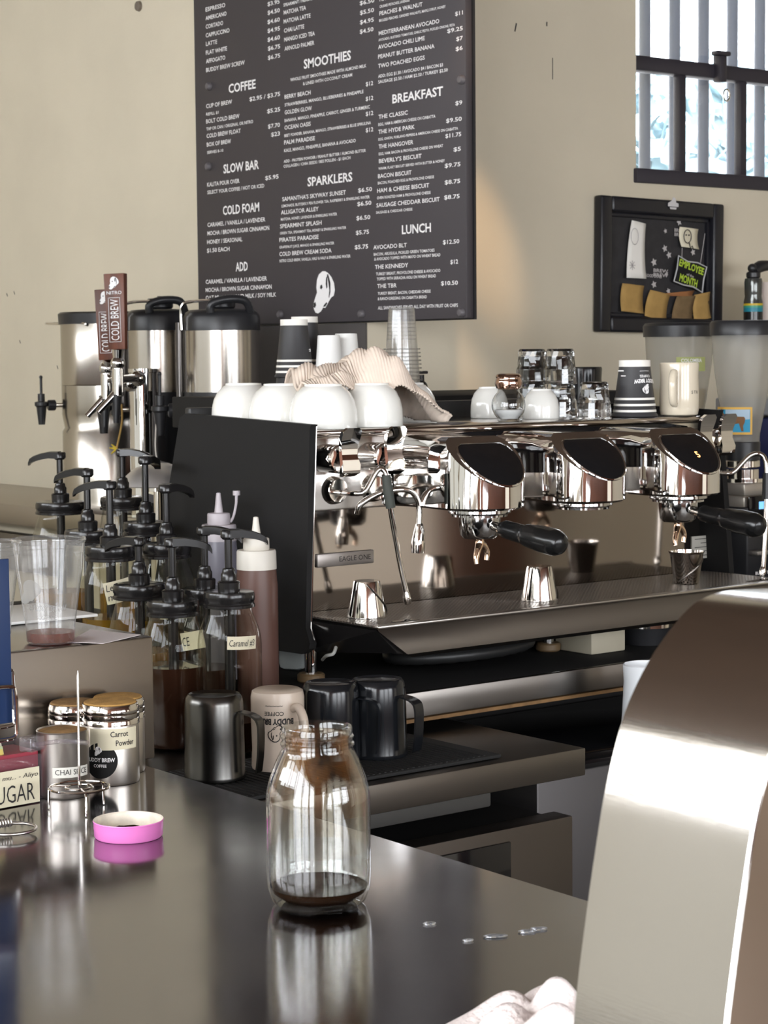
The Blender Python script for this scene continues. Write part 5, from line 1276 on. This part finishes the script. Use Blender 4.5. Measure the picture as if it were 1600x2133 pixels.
def tap(pxt, pyt, pxb, pyb, pfx, pfy, name, dx):
    o = V((xt, Y0, ZW))
    a = onx(pxb, pyb, xt + dx) - o; b = onx(pxt, pyt, xt + dx) - o; f = onx(pfx, pfy, xt + dx) - o
    wv = (onx(pxb - 18, pyb, xt + dx) - onx(pxb + 18, pyb, xt + dx)).length / 2
    fau = part('faucet', MB().rod(f, V((0, 0.0, f.z)), 0.0115, bev=0.002).ball(V((0, 0, f.z)) + (f - V((0, 0, f.z))).normalized() * 0.045, 0.022).rod(f + V((0, 0, -0.045)), f + V((0, 0, 0.03)), 0.0155, bev=0.003).ball(f + V((0, 0, 0.042)), 0.019).rod(f + V((0, 0, 0.04)), a, 0.010, 0.016)
               .rod(f + V((0, 0, -0.03)), f + V((-0.05, 0.02, -0.085)), 0.0105, 0.0085), chrome, tc)
    part('spout_tip', MB().rod(f + V((-0.005, 0, -0.04)), f + V((-0.008, 0, -0.115)), 0.013, 0.008), blk, fau)
    ax = (b - a).normalized(); out = V((-0.80, -0.60, 0)).normalized(); sd = ax.cross(out).normalized(); out = sd.cross(ax).normalized()
    L_ = (b - a).length; mtx = M.Translation(a) @ M((sd, ax, out)).transposed().to_4x4()
    mb = MB(); hw, th = wv * 0.66, 0.024
    mb.box((0, L_ / 2, 0), (hw * 2, L_, th), 0.002, mtx=mtx)
    for v in mb.b.verts:
        q = mtx.inverted() @ v.co; f_ = 0.82 + 0.18 * q.y / L_; v.co = mtx @ V((q.x * f_, q.y, q.z * f_))
    h = part('tap_handle', mb, wood, tc)
    fm_ = mtx @ M.Translation((0, 0, th / 2 + 0.0008))
    mw, md = MB(), MB()
    # the sd axis runs towards picture left when negative, so build the face frame reading left to right
    rx = sd if sd.dot(_rt) > 0 else -sd
    fz = rx.cross(ax)
    base = M.Translation(a + out * (th / 2 + 0.0012)) @ M((rx, ax, fz)).transposed().to_4x4()
    write(mw, 'COLD BREW', base @ M.Translation((hw * 0.36, L_ * 0.12, 0)) @ M.Rotation(pi / 2, 4, 'Z'), hw * 0.78, L_ * 0.54, bold=0.0)
    e = 0.0009; x0_, x1_, y0_, y1_ = -hw * 0.58, hw * 0.52, L_ * 0.10, L_ * 0.68
    for q0, q1 in (((x0_, y0_), (x1_, y0_)), ((x1_, y0_), (x1_, y1_)), ((x1_, y1_), (x0_, y1_)), ((x0_, y1_), (x0_, y0_))):
        mw.box(((q0[0] + q1[0]) / 2, (q0[1] + q1[1]) / 2, 0), (abs(q1[0] - q0[0]) + e, abs(q1[1] - q0[1]) + e, 0.0004), mtx=base)
    if name: write(mw, name, base @ M.Translation((0, L_ * 0.725, 0)), hw * 0.30, hw * 1.45, centre=True, bold=0.0)
    dog(mw, md, base @ M.Translation((0, L_ * 0.79, 0)), hw * 1.15)
    lt = part('handle_lettering', mw, white_ink, h); part('emblem_lines', md, dark_ink, lt)


tap(240, 570, 246, 728, 246, 790, 'NITRO', -0.16)
tap(221, 603, 226, 750, 222, 800, None, -0.12)
# paper tags hanging from the spigots
def hang_tag(parent, b, lo, wv, hv, label, m, rot, cord):
    t = thing('hanging_tag', label, 'tag', parent.location + b + V((-0.012, 0.0, -0.055)))
    part('cord', MB().tube([(0, 0, 0.03), (-0.002, 0.004, -lo * 0.5), (0, 0.0, -lo)], 0.0022, 8, 4), cord, t)
    mt2 = face_m((-0.003, 0, -lo - hv / 2), (-0.9, -0.45, 0), rot)
    part('card', MB().box((0, 0, 0), (wv, hv, 0.0015), mtx=mt2), m, t)
    mb = MB(); mb.box((0, -0.01, 0.0012), (wv * 0.6, hv * 0.45, 0.0005), mtx=mt2); lb = part('card_panel', mb, paper_c, t)
    mb = MB(); [mb.box((dx, dy, 0.0017), (wd_, 0.003, 0.0004), mtx=mt2) for dx, dy, wd_ in ((0, 0.008, wv * 0.42), (-0.003, 0.001, wv * 0.3), (0, -0.010, wv * 0.55), (0, -0.020, wv * 0.4), (0.003, -0.027, wv * 0.25))]
    part('card_writing', mb, dark_ink, lb); return t


hang_tag(u2, b2, 0.075, 0.062, 0.115, 'dark paper tag with a cream panel hanging on white string from a server spigot', mat('tag_dark', (0.06, 0.055, 0.055), 0.8), R(-12), mat('cord_white', (0.62, 0.58, 0.52), 0.9))
q = onx(254, 880, 2.9); q2 = onx(243, 935, 2.9)
yc = thing('yellow_cord', 'tan cord with a yellow frayed knot hanging under the nitro tap', 'cord', q)
part('cord', MB().tube([(0, 0, 0.05), (0, 0, 0), q2 - q], 0.0028, 8, 4), mat('cord_tan', (0.42, 0.26, 0.08), 0.9), yc)
mb = MB()
for dx, dz in ((0.03, 0.002), (0.022, -0.014), (-0.012, -0.006), (0.02, 0.012)): mb.tube([q2 - q, q2 - q + V((-0.004, dx, dz))], [0.004, 0.0015], 6)
part('cord_knot', mb, mat('cord_yellow', (0.55, 0.40, 0.03), 0.9), yc)
# silver domed lamp shade like cover left of the machine
p = dep(330, 985, 4.75)
t = thing('silver_dome', 'silver domed cover behind the pump jars beside the black panel', 'cover', (p.x, p.y, p.z - 0.03))
part('dome', MB().lathe([(0.085, 0), (0.088, 0.002), (0.078, 0.022), (0.055, 0.042), (0.025, 0.052), (0, 0.054)], seg=48), mat('dome_silver', (0.72, 0.71, 0.70), 0.35, 0.85), t)
part('dome_stem', MB().cyl((0, 0, -(p.z - 0.03)), 0.012, p.z - 0.03, bev=0.001).cyl((0, 0, -0.012), 0.03, 0.012), polish, t)

# ================================================================== ON THE SERVICE BAR
ZB = 1.0003
# open quart jar
p = onz(665, 1880, ZB)
jar = thing('glass_jar', 'open glass jar with coffee dregs in the middle of the service bar', 'jar', p)
rj = 0.0475
outer = [(0, 0.004), (rj * 0.70, 0.0015), (rj * 0.80, 0.0), (rj * 0.90, 0.004), (rj * 0.985, 0.016), (rj, 0.028), (rj, 0.096), (rj * 0.985, 0.105), (rj * 0.92, 0.117), (rj * 0.80, 0.131), (rj * 0.72, 0.139), (rj * 0.68, 0.142), (rj * 0.68, 0.1445), (rj * 0.705, 0.146), (rj * 0.705, 0.148), (rj * 0.672, 0.1495), (rj * 0.672, 0.1515), (rj * 0.695, 0.153), (rj * 0.695, 0.1545), (rj * 0.668, 0.156), (rj * 0.668, 0.1615), (rj * 0.655, 0.163)]
part('glass_wall', MB().lathe(outer, seg=72), glass, jar)
part('inner_wall', MB().lathe([(rj * 0.655, 0.163), (rj * 0.615, 0.160), (rj * 0.615, 0.143), (rj * 0.67, 0.137), (rj * 0.86, 0.116), (rj * 0.945, 0.103), (rj * 0.955, 0.094), (rj * 0.955, 0.03), (rj * 0.90, 0.014), (rj * 0.75, 0.007)], seg=72), glass, jar)
part('coffee_dregs', MB().lathe([(0, 0.0055), (rj * 0.72, 0.0055), (rj * 0.90, 0.012), (rj * 0.94, 0.017), (0, 0.0165)], seg=56), coffee, jar)
# coffee film dried on the inside of the shoulder
m = bpy.data.materials.new('coffee_film'); m.use_nodes = True; nt = m.node_tree; nt.nodes.clear()
out = nt.nodes.new('ShaderNodeOutputMaterial'); mx = nt.nodes.new('ShaderNodeMixShader'); tr = nt.nodes.new('ShaderNodeBsdfTransparent'); m2 = nt.nodes.new('ShaderNodeMixShader'); m2.inputs[0].default_value = 0.5
df = nt.nodes.new('ShaderNodeBsdfDiffuse'); df.inputs[0].default_value = (0.26, 0.11, 0.035, 1); tl = nt.nodes.new('ShaderNodeBsdfTranslucent'); tl.inputs[0].default_value = (0.5, 0.22, 0.07, 1)
tr.inputs[0].default_value = (0.98, 0.95, 0.9, 1)
tc_ = nt.nodes.new('ShaderNodeTexCoord'); sx = nt.nodes.new('ShaderNodeSeparateXYZ'); mr = nt.nodes.new('ShaderNodeMapRange'); ns = nt.nodes.new('ShaderNodeTexNoise'); mu = nt.nodes.new('ShaderNodeMath'); mu.operation = 'MULTIPLY'
mr.inputs[1].default_value = 0.07; mr.inputs[2].default_value = 0.142; mr.inputs[3].default_value = 0.0; mr.inputs[4].default_value = 1.0
mp = nt.nodes.new('ShaderNodeMapping'); mp.inputs['Scale'].default_value = (1, 1, 0.35); ns.inputs['Scale'].default_value = 55; ns.inputs['Detail'].default_value = 6
nr = nt.nodes.new('ShaderNodeMapRange'); nr.inputs[1].default_value = 0.40; nr.inputs[2].default_value = 0.72; nr.inputs[3].default_value = 0.02
nt.links.new(tc_.outputs['Object'], sx.inputs[0]); nt.links.new(sx.outputs['Z'], mr.inputs[0]); nt.links.new(tc_.outputs['Object'], mp.inputs[0]); nt.links.new(mp.outputs[0], ns.inputs['Vector']); nt.links.new(ns.outputs['Fac'], nr.inputs[0])
nt.links.new(mr.outputs[0], mu.inputs[0]); nt.links.new(nr.outputs[0], mu.inputs[1]); nt.links.new(mu.outputs[0], mx.inputs[0])
nt.links.new(df.outputs[0], m2.inputs[1]); nt.links.new(tl.outputs[0], m2.inputs[2]); nt.links.new(tr.outputs[0], mx.inputs[1]); nt.links.new(m2.outputs[0], mx.inputs[2]); nt.links.new(mx.outputs[0], out.inputs[0])
part('coffee_stain', MB().lathe([(rj * 0.935, 0.05), (rj * 0.935, 0.094), (rj * 0.92, 0.102), (rj * 0.84, 0.115), (rj * 0.65, 0.136), (rj * 0.60, 0.142), (rj * 0.60, 0.156)], seg=64), m, jar)
# pink lid, lying upside down
p = onz(268, 1742, ZB)
ld = thing('jar_lid', 'pink metal jar lid lying open side up on the bar', 'lid', p)
rl = 0.036
part('lid_skirt', MB().lathe([(0, 0), (rl * 0.94, 0), (rl * 0.985, 0.002), (rl * 0.99, 0.009), (rl * 1.0, 0.010), (rl * 1.0, 0.016), (rl * 1.02, 0.0175), (rl * 1.01, 0.0185)], seg=120, rib=0.004), pink, ld)
part('lid_lining', MB().lathe([(rl * 1.01, 0.0185), (rl * 0.98, 0.0178), (rl * 0.96, 0.016), (rl * 0.955, 0.003), (rl * 0.86, 0.0025), (rl * 0.84, 0.0016), (0, 0.0016)], seg=64), lid_in, ld)
mb = MB(); mb.tube([(0.026 * cos(a), 0.026 * sin(a), 0.0035) for a in [HEAD + R(-30 + 12 * k) for k in range(8)]], [0.0006, 0.002, 0.003, 0.0026, 0.0022, 0.003, 0.0018, 0.0006], 6, 2)
part('coffee_smear', mb, coffee, ld)

# spice shakers
def shaker(px, py, r, h, label, m_top, lidded):
    p = onz(px, py, ZB); p.y = min(p.y, 2.141 - r)
    t = thing('spice_shaker', label, 'shaker', p, 0, 'steel spice shakers on the bar')
    if lidded:
        part('can', MB().lathe([(0, 0.001), (r * 0.94, 0), (r * 0.97, 0.003), (r * 0.97, h - 0.024), (r * 0.95, h - 0.022)], seg=48), shaker_m, t)
        part('shaker_lid', MB().lathe([(r * 0.96, h - 0.024), (r * 1.0, h - 0.0235), (r * 1.0, h - 0.018), (r * 0.975, h - 0.0165), (r * 1.0, h - 0.015), (r * 1.0, h - 0.011), (r * 0.975, h - 0.010), (r * 1.0, h - 0.0085), (r * 0.99, h - 0.005), (r * 0.93, h), (0, h + 0.001)], seg=48), polish, t)
        part('spice_crust', MB().lathe([(0, h + 0.0035), (r * 0.6, h + 0.0032), (r * 0.86, h + 0.002), (r * 0.90, h + 0.0003), (0, h + 0.0012)], seg=40), m_top, t)
    else:
        part('can', MB().lathe([(0, 0.001), (r * 0.96, 0), (r, 0.003), (r, h - 0.002), (r * 1.015, h - 0.001), (r * 0.99, h), (r * 0.96, h - 0.002), (0, h - 0.004)], seg=48), shaker_m, t)
        part('spice_crust', MB().lathe([(0, h + 0.0015), (r * 0.6, h + 0.001), (r * 0.93, h - 0.0015), (0, h - 0.003)], seg=40), m_top, t)
    return t, r, p


def can_mat(t, r, p, da, z, d=0.0006): a_ = math.atan2(-p.y, -p.x) + R(da); return face_m(((r + d) * cos(a_), (r + d) * sin(a_), z), (cos(a_), sin(a_), 0))
t, r, p = shaker(232, 1626, 0.0345, 0.093, 'steel shaker with a handwritten carrot powder tape label', powder2, True)
r *= 0.97
mb = MB(); plate(mb, 0.062, 0.025, can_mat(t, r, p, 8, 0.055), wrap=r); lb = part('tape_label', mb, label_t, t, flip=False)
mb = MB(); write(mb, 'Carrot', can_mat(t, r, p, 18, 0.058, 0.001), 0.0065, 0.022, bold=0.01, wrap=r, centre=True); write(mb, 'Powder', can_mat(t, r, p, 30, 0.0475, 0.001), 0.0065, 0.024, bold=0.01, wrap=r, centre=True); part('label_writing', mb, dark_ink, lb)
mb = MB(); ov = can_mat(t, r, p, -22, 0.030, 0.0004)
pts = [(0.021 * cos(2 * pi * k / 32), 0.021 * sin(2 * pi * k / 32)) for k in range(32)]
wrap_poly(mb, pts, r, ov); lb = part('round_label', mb, blk_m, t)
mb = MB(); write(mb, 'BUDDY BREW', ov @ M.Translation((0, -0.001, 0.0006)), 0.0045, 0.036, bold=0.03, centre=True, wrap=r); write(mb, 'COFFEE', ov @ M.Translation((0, -0.0075, 0.0006)), 0.0035, 0.016, centre=True, wrap=r)
md = MB(); dog(mb, md, ov @ M.Translation((-0.002, 0.006, 0.0006)), 0.011, wrap=r); o = part('label_lettering', mb, white_ink, lb); part('emblem_lines', md, dark_ink, o)
t, r, p = shaker(133, 1655, 0.0295, 0.076, 'smaller steel shaker with a printed chai spice label', powder, False)
mb = MB(); plate(mb, 0.046, 0.012, can_mat(t, r, p, 20, 0.031), wrap=r); lb = part('printed_label', mb, mat('label_pale', (0.62, 0.60, 0.54), 0.6), t, flip=False)
mb = MB(); write(mb, 'CHAI SPICE', can_mat(t, r, p, 20, 0.0285, 0.0011), 0.0062, 0.040, bold=0.0, centre=True, wrap=r); part('label_lettering', mb, dark_ink, lb)
shaker(112, 1604, 0.0315, 0.089, 'steel shaker behind the chai spice shaker, unlabelled from the front', powder, True)
shaker(222, 1597, 0.0325, 0.089, 'steel shaker half hidden behind the carrot powder shaker', powder2, True)

# bill spike with a wire ring base and a plastic stirrer resting on it
p = onz(166, 1688, ZB)
sp = thing('bill_spike', 'wire bill spike standing on three legs in front of the chai shaker', 'bill spike', p)
zr = 0.026; rsp = 0.033
part('base_ring', MB().tube([(rsp * cos(a), rsp * sin(a), zr) for a in [i * pi / 16 for i in range(32)]], 0.0014, 8, closed=True).tube([(0.015 * cos(a), 0.015 * sin(a), zr) for a in [i * pi / 12 for i in range(24)]], 0.0011, 8, closed=True), polish, sp)
for k in range(3):
    a = HEAD + pi + R(120 * k + 20)
    part('leg', MB().tube([(0.012 * cos(a), 0.012 * sin(a), zr), (rsp * cos(a), rsp * sin(a), zr), (rsp * 1.06 * cos(a), rsp * 1.06 * sin(a), zr - 0.004), (rsp * 1.08 * cos(a), rsp * 1.08 * sin(a), 0.001)], 0.0013, 8), polish, sp)
zz = ony(162, 1397, p.y).z - ZB; qx = ony(162, 1397, p.y) - p
part('spike', MB().tube([(0, 0, zr), (qx.x * 0.5, 0, zz * 0.5), (qx.x, 0, zz - 0.006), (qx.x, 0, zz)], [0.0015, 0.0015, 0.0014, 0.0003], 8), polish, sp)

# sugar packet caddy
p = onz(45, 1672, ZB); yb_ = R(4)
cad = thing('sugar_caddy', 'clear acrylic caddy with red side panels and a handwritten sugar card', 'caddy', (p.x - 0.022, p.y + 0.03, ZB), yb_)
cx1 = 0.052
part('acrylic_tray', MB().span((-0.09, -0.032, 0), (cx1, 0.032, 0.003)).span((-0.09, -0.033, 0.003), (cx1, -0.030, 0.052)).span((-0.09, 0.03, 0.003), (cx1, 0.033, 0.062)).span((cx1 - 0.003, -0.03, 0.003), (cx1, 0.03, 0.062)), acryl, cad)
part('red_divider', MB().span((-0.02, -0.026, 0.004), (cx1 - 0.006, 0.026, 0.055)).span((-0.02, 0.026, 0.004), (-0.015, 0.029, 0.06)), red_p, cad)
cdd = thing('sugar_card', 'cream card hand lettered SUGAR leaning on the front of the caddy', 'card', (p.x - 0.012, p.y - 0.012, ZB), yb_)
fr2 = face_m((0.0, -0.0008, 0.021), (0, -1, 0))
part('card', MB().box((-0.014, 0, 0), (0.086, 0.040, 0.001), mtx=fr2), label_t, cdd)
mb = MB(); write(mb, 'SUGAR', fr2 @ M.Translation((-0.036, -0.016, 0.0011)), 0.020, 0.058, bold=-0.005)
write(mb, '... you mu... - Aliyo', fr2 @ M.Translation((-0.045, 0.010, 0.0011)), 0.005, 0.072, bold=0.0, shear=0.2)
part('card_writing', mb, dark_ink, cdd)
for k in range(9):
    o = tag(part('sugar_packet', MB().box((0, 0, 0), (0.052, 0.0022, 0.036), 0.0008).box((0, -0.0012, -0.006), (0.030, 0.0004, 0.004)), mat(('packet_yellow', 'packet_green', 'packet_white')[k % 3], ((0.75, 0.62, 0.18), (0.55, 0.62, 0.35), (0.72, 0.66, 0.55))[k % 3], 0.6), None, (p.x - 0.040 + 0.001 * k, p.y + 0.006 + 0.005 * k, ZB + 0.0435 + 0.0028 * k)),
            'paper sweetener packet in the row standing in the sugar caddy', 'sugar packet', 'sweetener packets in the caddy')
    o.rotation_euler = (R(-18), 0, yb_ + R(random.uniform(-3, 3)))
# lid of the caddy: tilted clear flap with a loose plastic scoop
a, b = dep(60, 1553, 2.24), dep(182, 1547, 2.19)
sc = thing('plastic_scoop', 'clear plastic scoop with a thin handle lying across the sugar caddy', 'scoop', a)
part('scoop_handle', MB().tube([V((0.01, 0, 0)), (b - a) * 0.6 + V((0, 0, 0.003)), b - a], [0.0022, 0.0025, 0.0028], 8, 3), acryl, sc)
part('scoop_bowl', MB().box((0.004, 0, 0.002), (0.024, 0.018, 0.016), 0.002, rz=0.4), acryl, sc)
# napkin box and menu stand behind the caddy, at the picture edge
p = onz(20, 1600, ZB)
nb_ = thing('blue_tub', 'dark blue tub with a white lid at the left edge behind the sugar caddy', 'tub', (p.x - 0.035, p.y + 0.045, ZB))
part('tub_body', MB().box((0, 0, 0.034), (0.13, 0.075, 0.068), 0.006), navy, nb_); part('tub_lid', MB().box((0, 0, 0.073), (0.134, 0.079, 0.010), 0.004), mat('lid_white', (0.72, 0.66, 0.62), 0.4), nb_)
p = dep(-20, 1330, 2.22)
bm_ = thing('blue_menu_stand', 'tall dark blue card in a wire stand at the left edge of the picture', 'menu stand', (p.x, p.y, ZB + 0.0785))
zt_ = dep(-20, 1165, 2.22).z - bm_.location.z
xr = ony(20, 1330, p.y).x - p.x
part('blue_card', MB().box((xr - 0.05, 0, zt_ * 0.55), (0.1, 0.006, zt_ * 0.9), 0.001), blue, bm_)
part('wire_stand', MB().tube([(xr - 0.06, -0.012, 0.004), (xr - 0.02, -0.012, 0.004), (xr - 0.002, -0.012, 0.006), (xr, -0.012, 0.02), (xr - 0.001, -0.012, 0.055), (xr - 0.01, -0.012, 0.062), (xr - 0.06, -0.012, 0.062)], 0.0022, 8, 3).tube([(xr - 0.06, 0.02, 0.012), (xr + 0.008, 0.02, 0.012), (xr + 0.013, 0.02, 0.022), (xr + 0.013, 0.02, 0.068), (xr + 0.005, 0.02, 0.074), (xr - 0.06, 0.02, 0.074)], 0.0022, 8, 3), chrome, bm_)
# wire ring at the left edge
p = onz(22, 1738, ZB)
wr = thing('wire_ring', 'bare wire ring stand lying flat on the bar at the left edge', 'wire ring', p)
part('ring', MB().tube([(0.0265 * cos(a), 0.0265 * sin(a), 0.006) for a in [i * pi / 18 for i in range(36)]], 0.0018, 10, closed=True), steel, wr)
part('coil', MB().tube([(-0.018 + 0.0016 * k / 4, 0.012 + 0.004 * cos(k * pi / 4), 0.010 + 0.004 * sin(k * pi / 4)) for k in range(64)], 0.0009, 6), steel, wr)

# ------------------------------------------------------------------ on the steel riser: cups, papers
ZR = ZB + 0.1535
def plastic_cup(px, py, rt_, rb, h, label, tea_h=0.0):
    p = onz(px, py, ZR)
    t = thing('plastic_cup', label, 'cup', p, 0, 'used clear plastic cups on the steel riser')
    part('cup_wall', MB().lathe([(0, 0.001), (rb * 0.92, 0), (rb, 0.003), (rb * 1.02, 0.02), (rb * 1.02 + (rt_ - rb) * 0.62, h * 0.68), (rb * 1.02 + (rt_ - rb) * 0.64, h * 0.69), (rt_ * 0.93, h * 0.86), (rt_ * 0.945, h * 0.865), (rt_ * 0.97, h - 0.006), (rt_, h - 0.005), (rt_ * 1.02, h - 0.002), (rt_, h), (rt_ * 0.97, h - 0.001)], seg=56), plastic_c, t)
    if tea_h: part('red_tea', MB().lathe([(0, 0.0025), (rb * 0.95, 0.0025), (rb * 1.0, tea_h), (0, tea_h)], seg=40), tea, t)
    a_ = math.atan2(-p.y, -p.x); mb = MB(); md = MB()
    rr = rb * 1.02 + (rt_ - rb) * 0.35
    pt = face_m(((rr + 0.001) * cos(a_ - 0.3), (rr + 0.001) * sin(a_ - 0.3), h * 0.36), (cos(a_ - 0.3), sin(a_ - 0.3), -0.13))
    dog(mb, md, pt @ M.Translation((-0.012, 0.005, 0)), 0.03, wrap=rr); md.b.free()
    write(mb, 'BUDDY BREW', pt @ M.Translation((0.006, -0.004, 0)), 0.007, 0.05, bold=0.03, centre=True, wrap=rr); write(mb, 'COFFEE', pt @ M.Translation((0.006, -0.014, 0)), 0.005, 0.024, centre=True, wrap=rr)
    part('cup_print', mb, thin('print_white', (0.9, 0.9, 0.9), 0.2, 0.3, (0.8, 0.8, 0.8), 0.25), t)
    return t


plastic_cup(106, 1338, 0.0445, 0.029, 0.127, 'used clear plastic cup with a little red tea on the steel riser', 0.0135)
plastic_cup(-26, 1325, 0.0445, 0.029, 0.118, 'clear plastic cup cut by the left edge on the steel riser')
pts = [onz(x, y, ZR) for x, y in ((188, 1312), (293, 1323), (215, 1341), (140, 1338))]
o_ = sum(pts, V()) / 4
mb = MB(); mb.prism([((q - o_).x, (q - o_).y) for q in pts], 0.0006)
tag(part('receipt', mb, mat('receipt_paper', (0.66, 0.60, 0.60), 0.8), None, o_), 'loose receipt lying by the plastic cup on the steel riser', 'paper')
pts = [onz(x, y, ZR) for x, y in ((-40, 1240), (70, 1232), (172, 1268), (60, 1300))]
o_ = sum(pts, V()) / 4
wb = tag(part('white_tray', MB().box((-0.10, 0, 0.002), (0.22, 0.16, 0.004), 0.001), mat('tray_white', (0.74, 0.73, 0.70), 0.5), None, onz(65, 1262, ZR)), 'flat white tray behind the plastic cups on the steel riser', 'tray')
wb.location.y = 2.43; wb.location.z = ZR

# ------------------------------------------------------------------ brushed tower in the foreground
yl_ = dep(1195, 2133, 1.17).y
prof = [(1178, 2400), (1195, 2133), (1222, 1900), (1248, 1720), (1262, 1640), (1280, 1560), (1303, 1480), (1340, 1398), (1384, 1328), (1432, 1270), (1470, 1244), (1520, 1230), (1600, 1226)]
P = [onz(1165, 2430, ZB)] + [ony(x, y, yl_) for x, y in prof[1:]]
P[0] = V((P[1].x - 0.012, yl_, ZB)); P = [V((q.x, yl_, q.z)) for q in P]
P, _ = spline(P, [1] * len(P), 4)
top = P[-1]; P += [V((top.x + 0.05, yl_, top.z - 0.004)), V((top.x + 0.10, yl_, top.z - 0.03))]
tw_ = thing('brushed_tower', 'big brushed steel curved tower in the right foreground of the bar', 'tower', (P[0].x + 0.04, yl_ - 0.066, ZB))
o_ = tw_.location
inner = [V((P[-1].x - 0.03, yl_, P[-1].z - 0.03)), V((top.x + 0.03, yl_, top.z - 0.06)), V((top.x - 0.03, yl_, top.z - 0.075)), V((P[0].x + 0.10, yl_, 1.2)), V((P[0].x + 0.085, yl_, ZB))]
poly = [(q.x - o_.x, q.z - o_.z) for q in P + inner]
WT = 0.114
mb = MB(); n = len(poly)
ra_ = [mb.b.verts.new((x, yl_ - o_.y, z)) for x, z in poly]; rb_ = [mb.b.verts.new((x, yl_ - WT - o_.y, z)) for x, z in poly]
for i in range(n): mb.b.faces.new([ra_[i], ra_[(i + 1) % n], rb_[(i + 1) % n], rb_[i]])
part('curved_band', mb, tower_m, tw_, ang=60)
mb = MB(); tri = [tuple(range(n))]
mb.raw([(x, yl_ - 0.0005 - o_.y, z) for x, z in poly], tri); mb.raw([(x, yl_ - WT + 0.0005 - o_.y, z) for x, z in poly], tri)
part('side_plate', mb, mat('tower_side', (0.40, 0.30, 0.22), 0.3, 1), tw_)  # brown reflection is put into the colour of the side plate
mb = MB(); mb.tube([(x, yl_ - WT + 0.001 - o_.y, z) for x, z in poly[:len(P)]], 0.0016, 6); part('edge_bead', mb, polish, tw_)

# crumpled bar towel at the bottom of the picture
pc0 = onz(1160, 2205, ZB)
def btowel(u, v):
    x, y = (u - 0.5) * 0.19, (v - 0.5) * 0.18
    r = math.hypot(x / 0.095, y / 0.09)
    z = 0.032 * max(0, 1 - r ** 2.4) + 0.010 * sin(26 * x + 9 * sin(20 * y)) * max(0, 1 - r * r) + 0.008 * sin(50 * y + 5 * sin(33 * x)) * max(0, 1 - r * r) + 0.004 * sin(120 * x + 80 * y) * max(0, 1 - r)
    k = 1 - 0.12 * sin(5 * math.atan2(y, x)) * min(1, r)
    return V((x * k, y * k, max(0.0015, z)))


bt = part('bar_towel', MB().grid(btowel, 120, 110), cloth_w, None, (pc0.x, pc0.y, ZB), flip=False, ang=80)
sd = bt.modifiers.new('thickness', 'SOLIDIFY'); sd.thickness = 0.003; sd.offset = 1
tag(bt, 'crumpled pale terry towel at the bottom edge beside the brushed tower', 'towel')
# water drops
GW = thin('water', (0.9, 0.9, 0.9), 0.9, 0.02)
for k, (px, py, a_, b_) in enumerate(((1032, 1951, 0.011, 0.0035), (1098, 1941, 0.008, 0.003), (1122, 1936, 0.008, 0.003), (895, 1925, 0.006, 0.003), (975, 1960, 0.005, 0.002))):
    q = onz(px, py, ZB)
    o = tag(part('water_drop', MB().ball((0, 0, 0), 1, (a_, b_, 0.0016), 20), chrome if False else mat('water_bead', (0.9, 0.92, 0.95), 0.02, trans=0.9, ior=1.33), None, (q.x, q.y, ZB + 0.0008)), ('longest water drop on the bar right of the jar', 'water drop on the bar nearest the brushed tower, its left bead', 'water drop on the bar nearest the brushed tower, its right bead', 'small water drop on the bar close to the jar', 'tiny water drop in front of the longest drop')[k], 'water drop', 'water drops on the bar')
    o.rotation_euler = (0, 0, TOR + 0.1)
